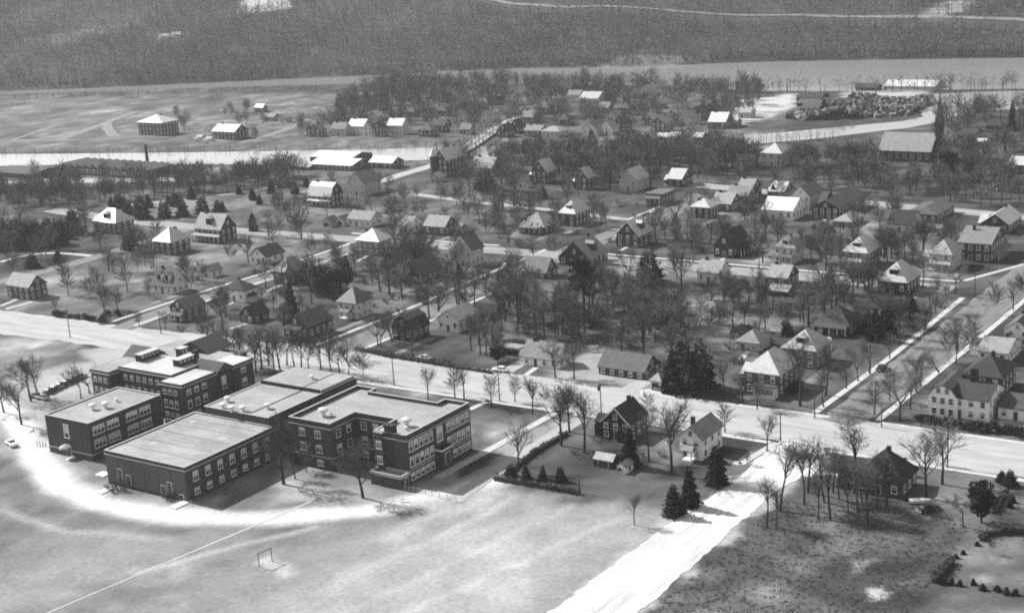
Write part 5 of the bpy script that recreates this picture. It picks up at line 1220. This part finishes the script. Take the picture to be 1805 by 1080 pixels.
shrubs([(100,556,10),(108,558,10),(125,560,8),(137,562,8),(150,563,9),(163,564,9),(182,568,14),(190,556,9),(208,556,9)], 'small dark bush along the corner lawn edge', 'corner lawn bushes', SHD)
shrubs([(1385,680,18),(1400,690,16),(1395,672,16),(1330,600,16),(1350,606,14),(1320,588,16)], 'dark bush around the sun porch house', 'sun porch bushes', SHD)
for zone, n, where in (([(880,520),(1250,560),(1160,645),(880,610)], 50, 'in the thicket behind the white cape cottage'), ([(640,490),(870,470),(800,560),(640,600)], 26, 'in the gardens beside the second street'), ([(1230,500),(1690,520),(1450,690),(1240,640)], 46, 'in the gardens around the dark bungalow with porch posts'), ([(300,480),(600,450),(560,590),(300,590)], 24, 'in the gardens beside the third street'), ([(900,370),(1330,345),(1690,480),(900,430)], 44, 'in the gardens beyond the back road')):
    pl = pixpoly(zone); k = 0
    while k < n:
        p = Vector((random.uniform(pl[:, 0].min(), pl[:, 0].max()), random.uniform(pl[:, 1].min(), pl[:, 1].max()), 0))
        if not (inside(pl, np.array([p.x]), np.array([p.y]))[0] and free(p, .5)): continue
        k += 1; s_ = random.uniform(1.6, 3.6); o = link('shrub', SHR[random.randrange(4)], None, p, random.uniform(0, 6), (s_*1.1, s_*1.1, s_)); tag(o, 'loose bare shrub '+where, 'shrub', 'shrubs '+where)
def hedge(pts, wd, ht, label, dens=26):
    P = [G(*q) for q in pts]; root = empty('hedge', P[0]); tag(root, label, 'hedge'); rg = np.random.default_rng(len(label)); V = []; core = MB()
    for a_, b_ in zip(P, P[1:]):
        d = (b_-a_); L = d.length; d.normalize(); nn = Vector((-d.y, d.x, 0))
        n = int(L*dens)
        for _ in range(n):
            u, v, z = rg.uniform(0, L), rg.uniform(-1, 1)*wd/2, ht*(rg.uniform(0, 1)**.6)
            q = a_+d*u+nn*v+Vector((0, 0, z*(1+.12*math.sin(u*1.7))))-P[0]
            e = rg.normal(size=(3, 3))*.22; V += [np.array(q)+e[0], np.array(q)+e[1], np.array(q)+e[2]]
        c4 = [a_-nn*wd*.32-P[0], b_-nn*wd*.32-P[0], b_+nn*wd*.32-P[0], a_+nn*wd*.32-P[0]]
        core.add([(q.x, q.y, 0) for q in c4]+[(q.x, q.y, ht*.72) for q in c4], [(0,1,5,4),(1,2,6,5),(2,3,7,6),(3,0,4,7),(4,5,6,7)])
    V = np.array(V); link('foliage', tri_mesh('foliage', V, np.arange(len(V)).reshape(-1, 3), HEDGE), root); core.build('core', HEDGE, root)
hedge([(628,617),(680,628),(740,638),(800,648)], 1.6, 1.5, 'long clipped dark hedge along the main road at the street corner')
hedge([(800,648),(868,658)], 1.2, .8, 'low thin hedge continuing along the main road towards parked car')
hedge([(872,846),(940,857),(1022,872)], 1.2, 1.3, 'low dark hedge between the garden and the playing field')
hedge([(896,836),(940,800),(1000,765)], 1.2, 1.1, 'scrubby hedge along the school drive beside the house garden')
hedge([(1730,954),(1738,946),(1752,942),(1775,941),(1830,940)], 1.3, 1.3, 'curved dark clipped hedge on the garden lawn')
hedge([(1646,1028),(1660,1012),(1678,990)], 1.3, 1.3, 'straight dark hedge of small evergreens along the garden boundary', 40)
hedge([(1752,906),(1762,890),(1775,868)], 1.2, 1.1, 'short dark hedge from the round evergreen to the sidewalk')

# ---------------------------------------------------------------- cars
def loft(secs, n=12):
    m = MB(); k = len(secs)
    for (x_, w_, z0, z1) in secs:
        for j in range(n):
            a_ = 2*math.pi*(j+.5)/n; c_, s_ = math.cos(a_), math.sin(a_); e_ = .45
            cx = math.copysign(abs(c_)**e_, c_); sx = math.copysign(abs(s_)**e_, s_)
            m.v.append((x_, w_/2*cx, (z0+z1)/2+(z1-z0)/2*sx))
    for i in range(k-1):
        for j in range(n): m.f.append((i*n+j, i*n+(j+1) % n, (i+1)*n+(j+1) % n, (i+1)*n+j)); m.m.append(0)
    m.f.append(tuple(range(n))); m.m.append(0); m.f.append(tuple(range((k-1)*n, k*n))); m.m.append(0); return m
body_m = loft([(-2.45,1.2,.5,.8),(-2.35,1.6,.35,.95),(-1.6,1.78,.3,1.02),(-.6,1.82,.3,1.02),(.6,1.82,.3,1.02),(1.5,1.72,.3,1.0),(2.2,1.5,.35,.92),(2.42,1.1,.45,.8)])
glass_m = loft([(-1.75,1.25,.9,1.0),(-1.3,1.4,.9,1.42),(-.5,1.45,.9,1.52),(.35,1.42,.9,1.48),(.95,1.3,.9,1.05)])
top_m = loft([(-1.5,1.1,1.25,1.32),(-1.2,1.36,1.36,1.5),(-.5,1.42,1.42,1.58),(.25,1.36,1.4,1.54),(.45,1.1,1.36,1.44)])
fend_m = loft([(-.6,.2,.45,.6),(-.35,.34,.35,.86),(0,.36,.35,.93),(.35,.34,.35,.86),(.6,.2,.45,.6)], 8)
ty = MB(); ty.tube([(0,-.1,0),(0,.1,0)], [.34,.34], 12, cap=True); rim = MB(); rim.tube([(0,-.115,0),(0,.115,0)], [.17,.17], 8, cap=True)
hl = MB(); hl.tube([(0,0,0),(.1,0,0)], [.11,.1], 8, cap=True); bpm = MB(); bpm.box(-.05,.05,-.85,.85,-.07,.07)
TYRE = M('tyre', .02, var=.1); CHROME = M('chrome', .6, rough=.2, spec=.8, var=.05)
CM = {}
for nm, g_ in (('white', .62), ('grey', .28), ('dark', .03)):
    pm = M('car_paint_'+nm, g_, rough=.4, spec=.4, var=.05)
    CM[nm] = [body_m.mesh('body', pm), top_m.mesh('roof', pm), fend_m.mesh('fender', pm)]
gl_me, ty_me, rim_me, hl_me, bp_me = glass_m.mesh('window_band', GLASS), ty.mesh('tyre', TYRE), rim.mesh('rim', CHROME), hl.mesh('headlight', FRAME), bpm.mesh('bumper', CHROME)
def car(x_, y_, az, nm, label, group=None):
    r = empty('parked_car', G(x_, y_)+Vector((0, 0, .07)), az); tag(r, label, 'car', group)
    link('body', CM[nm][0], r); link('roof', CM[nm][1], r); link('window_band', gl_me, r)
    for sx in (-1.45, 1.45):
        for sy in (-.82, .82):
            link('fender', CM[nm][2], r, (sx, sy*.98, 0)); wh = link('wheel', ty_me, r, (sx, sy, .34)); link('rim', rim_me, wh)
    for sy in (-.55, .55): link('headlight', hl_me, r, (2.3, sy, .72))
    for sx in (-2.45, 2.45): link('bumper', bp_me, r, (sx, 0, .48))
ab = TH+math.pi/2
car(21,785,-.9,'white','white topped sedan driving on the school dirt track')
car(747,634,ab,'white','pale sedan pulled up beside the long clipped hedge')
car(882,655,ab+.1,'white','pale sedan parked by the drive of the white cape cottage')
for i, (x_, y_) in enumerate([(90,692),(100,687),(110,682),(121,677),(131,672),(142,667)]): car(x_, y_, TH+.1+random.uniform(-.1, .1), ('dark','grey','dark','dark','dark','grey')[i], '%s sedan in the row of cars in the school car park' % ('dark','grey','dark','dark','dark','grey')[i], 'cars in the school car park')
car(63,701,ab,'dark','dark sedan standing alone under the car park trees'); car(75,704,ab,'grey','grey sedan next to the lone dark one under the trees')
car(1554,652,TH,'dark','dark sedan parked at the kerb of the tarred side road')
car(1153,376,TH,'white','pale sedan parked on the second street near the bright hip roof'); car(894,471,TH,'grey','grey sedan parked at the kerb of the second street')
car(1636,900,.4,'dark','dark car standing behind the bungalow on the scrub field edge'); car(1765,337,ab,'grey','grey sedan on the lane in the church wood')
car(215,322,ab,'white','pale car parked on the factory road')

# ---------------------------------------------------------------- poles, goal, fence, posts, small things
pm_ = MB(); pm_.tube([(0,0,-.2),(0,0,10)], [.17,.11], 7, cap=True); pm_ = pm_.mesh('shaft', WOODP)
xm_ = MB(); xm_.box(-.06,.06,-1.2,1.2,9.2,9.35); xm_ = xm_.mesh('crossarm', WOODP)
im_ = MB(); im_.tube([(0,0,9.35),(0,0,9.58)], [.055,.045], 6, cap=True); im_ = im_.mesh('insulator', STONE)
def pole(x_, y_, h, label, group='utility poles', tr=False):
    p, h = hpx(x_, y_, h); r = empty('utility_pole', p, TH+(0 if tr else 0), (1, 1, h/10)); tag(r, label, 'pole', group)
    link('shaft', pm_, r); link('crossarm', xm_, r); [link('insulator', im_, r, (0, yy, 0)) for yy in (-1.05, -.4, .4, 1.05)]
    if tr: m = MB(); m.tube([(0,.35,7.6),(0,.35,9.0)], [.38,.38], 8, cap=True); m.build('transformer', TARD, r)
pole(1060,730,56,'tall utility pole with dark transformer beside the dark shingled house',None,True)
for q in ((124,595,50),(284,588,40),(695,679,52),(881,708,54)): pole(*q, 'bare wooden utility pole along the school side of the main road', 'poles along the school side')
for q in ((1376,777,52),(1436,737,56),(1554,753,40),(1670,824,70)): pole(*q, 'wooden utility pole near the crossroads', 'crossroads poles')
for q in ((1718,524,44),(1338,472,40),(1534,660,54),(1331,424,32)): pole(*q, 'wooden utility pole up the side roads', 'side road poles')
for q in ((655,372,28),(884,366,34),(1143,384,30),(1165,388,32)): pole(*q, 'thin utility pole along the hill foot lane', 'lane poles')
pole(1022,868,34,'short stout pole standing in the hedge by the playing field',None)
r = empty('goal_frame', G(457,999)); tag(r, 'dark goal frame on a worn patch of the playing field', 'goal'); q1 = G(480,989)-G(457,999)
for nm, o_ in (('goal_post', Vector((0,0,0))), ('goal_post', q1)):
    m = MB(); m.tube([(0,0,-.1),(0,0,2.9)], [.09,.09], 6, cap=True); m.build(nm, WOODP, r, o_)
m = MB(); m.tube([(0,0,2.85), (q1.x,q1.y,2.85)], [.1,.1], 6, cap=True); m.build('crossbar', WOODP, r)
r = empty('wire_fence', G(713,864)); tag(r, 'low wire fence with thin posts before the school front lawn', 'fence'); fp = [(713,864),(735,868),(765,874),(804,884)]
F0 = G(*fp[0])
for i in range(9):
    k = i/8*3; a_, b_ = G(*fp[min(int(k), 2)]), G(*fp[min(int(k), 2)+1]); q = a_.lerp(b_, k-min(int(k), 2))-F0
    m = MB(); m.box(-.06,.06,-.06,.06,-.1,1.2); m.build('fence_post', STONE, r, q)
for z_ in (.5, 1.1):
    m = MB(); m.tube([(G(*q)-F0)+Vector((0,0,z_)) for q in fp], [.035]*4, 4); m.build('rail', STONE, r)
for i, (x_, y_) in enumerate([(66,786),(71,786),(76,786),(81,787)]):
    o = MB(); o.tube([(0,0,-.1),(0,0,1.1),(0,0,1.35)], [.12,.12,.02], 6); o = o.build('bollard', WOODP, None, G(x_, y_)); tag(o, 'short dark post before the classroom wing', 'bollard', 'posts by the classroom wing')
for i, (x_, y_, sx, sy, lab) in enumerate([(126,808,2.6,1.6,'pale concrete step at the classroom wing door'),(182,836,2.5,3,'pale concrete slab at the gymnasium corner'),(185,865,3.4,2,'pale concrete slab beside the gymnasium bushes'),(318,889,5,2.2,'long pale concrete slab at the foot of the gymnasium corner')]):
    o = MB(); o.box(-sx/2,sx/2,-sy/2,sy/2,-.02,.22); o = o.build('concrete_slab', M('slab', .62, var=.1), None, G(x_, y_), TH); tag(o, lab, 'slab')
r = empty('covered_heap', G(1622,886), -.2); tag(r, 'low heap under a white cover behind the brick bungalow', 'heap')
m = loft([(-2.2,1.2,.1,.8),(-1,1.7,.1,.9),(.8,1.5,.15,.95),(2.2,.2,.5,.95)], 10); m.build('cover', FRAME, r)
m = MB(); m.box(-2,1.6,-.5,.5,0,.15); m.build('pallet', WOODP, r)
r = empty('sign_board', G(1046,620), 0); tag(r, 'plain white board on posts at the edge of the wooded block', 'board')
m = MB(); m.box(-1.6,1.6,-.05,.05,.4,1.9); m.build('board', FRAME, r)
for sx in (-1.3,1.3): m = MB(); m.box(sx-.08,sx+.08,-.13,-.052,-.1,1.8); m.build('post', WOODP, r)
# scrap and timber heaps of the works
pl = pixpoly([(1385,210),(1390,200),(1450,196),(1490,182),(1530,176),(1630,178),(1638,186),(1600,205),(1500,209),(1420,213)]); rg = np.random.default_rng(4); m = MB(); k = 0
while k < 1000:
    x_, y_ = rg.uniform(pl[:, 0].min(), pl[:, 0].max()), rg.uniform(pl[:, 1].min(), pl[:, 1].max())
    if not inside(pl, np.array([x_]), np.array([y_]))[0]: continue
    k += 1; s_ = rg.uniform(.8, 2.4); zz = max(0, 3.4*math.sin(x_*.11+y_*.05)*math.sin(y_*.09+1)+.8); o_ = len(m.v); m.box(-s_, s_, -s_*.5, s_*.5, -.5, s_*.8, int(rg.integers(0, 3)))
    M3 = Matrix.Rotation(rg.uniform(0, 6), 3, 'Z') @ Matrix.Rotation(rg.normal()*.4, 3, 'X') @ Matrix.Rotation(rg.normal()*.4, 3, 'Y')
    for i in range(o_, o_+8): m.v[i] = tuple(M3 @ Vector(m.v[i])+Vector((x_, y_, zz)))
tag(m.build('scrap_heaps', [WALL(.06), WALL(.14), WALL(.25)]), 'jumbled heaps of scrap and timber in the works yard', 'scrap', kind='stuff')
# dry weeds on the scrub field and around the yards
pl = pixpoly([(1130,1085),(1215,1020),(1290,955),(1380,885),(1640,880),(1712,925),(1660,1000),(1600,1085)]); N = 2600; V = []
rg = np.random.default_rng(8); k = 0
while k < N:
    x_, y_ = rg.uniform(pl[:, 0].min(), pl[:, 0].max()), rg.uniform(pl[:, 1].min(), pl[:, 1].max())
    if not inside(pl, np.array([x_]), np.array([y_]))[0]: continue
    k += 1
    for j in range(4):
        a_ = rg.uniform(0, 6.28); h = rg.uniform(.15, .55)*(1.2 if rg.uniform() < .2 else .7); w_ = .09; o_ = np.array([x_+rg.normal()*.25, y_+rg.normal()*.25, 0]); e = np.array([math.cos(a_), math.sin(a_), 0])*w_
        V += [o_-e, o_+e, o_+np.array([rg.normal()*.15, rg.normal()*.15, h])]
V = np.array(V); tag(link('dry_weeds', tri_mesh('dry_weeds', V, np.arange(len(V)).reshape(-1, 3), M('weeds', .06, var=.4, scale=.3))), 'dry weeds covering the scrub field', 'weeds', kind='stuff')

# ---------------------------------------------------------------- air
hb = MB(); hb.box(-2650, 2650, -650, 3250, -1.5, 165); hz_ = hb.mesh('haze', [])
hm = bpy.data.materials.new('haze_air'); hm.use_nodes = True; t = hm.node_tree; t.nodes.clear()
pv = t.nodes.new('ShaderNodeVolumePrincipled'); pv.inputs['Color'].default_value = (.9, .9, .9, 1); pv.inputs['Density'].default_value = .00008; pv.inputs['Anisotropy'].default_value = .2
mo = t.nodes.new('ShaderNodeOutputMaterial'); t.links.new(pv.outputs[0], mo.inputs['Volume']); hz_.materials.append(hm)
hm.cycles.homogeneous_volume = True
tag(link('haze', hz_), 'thin spring haze over the valley', 'haze', kind='stuff')
print('objects', len(bpy.data.objects), NT, 'rest trees', len(REST), 'bare', len(BT))
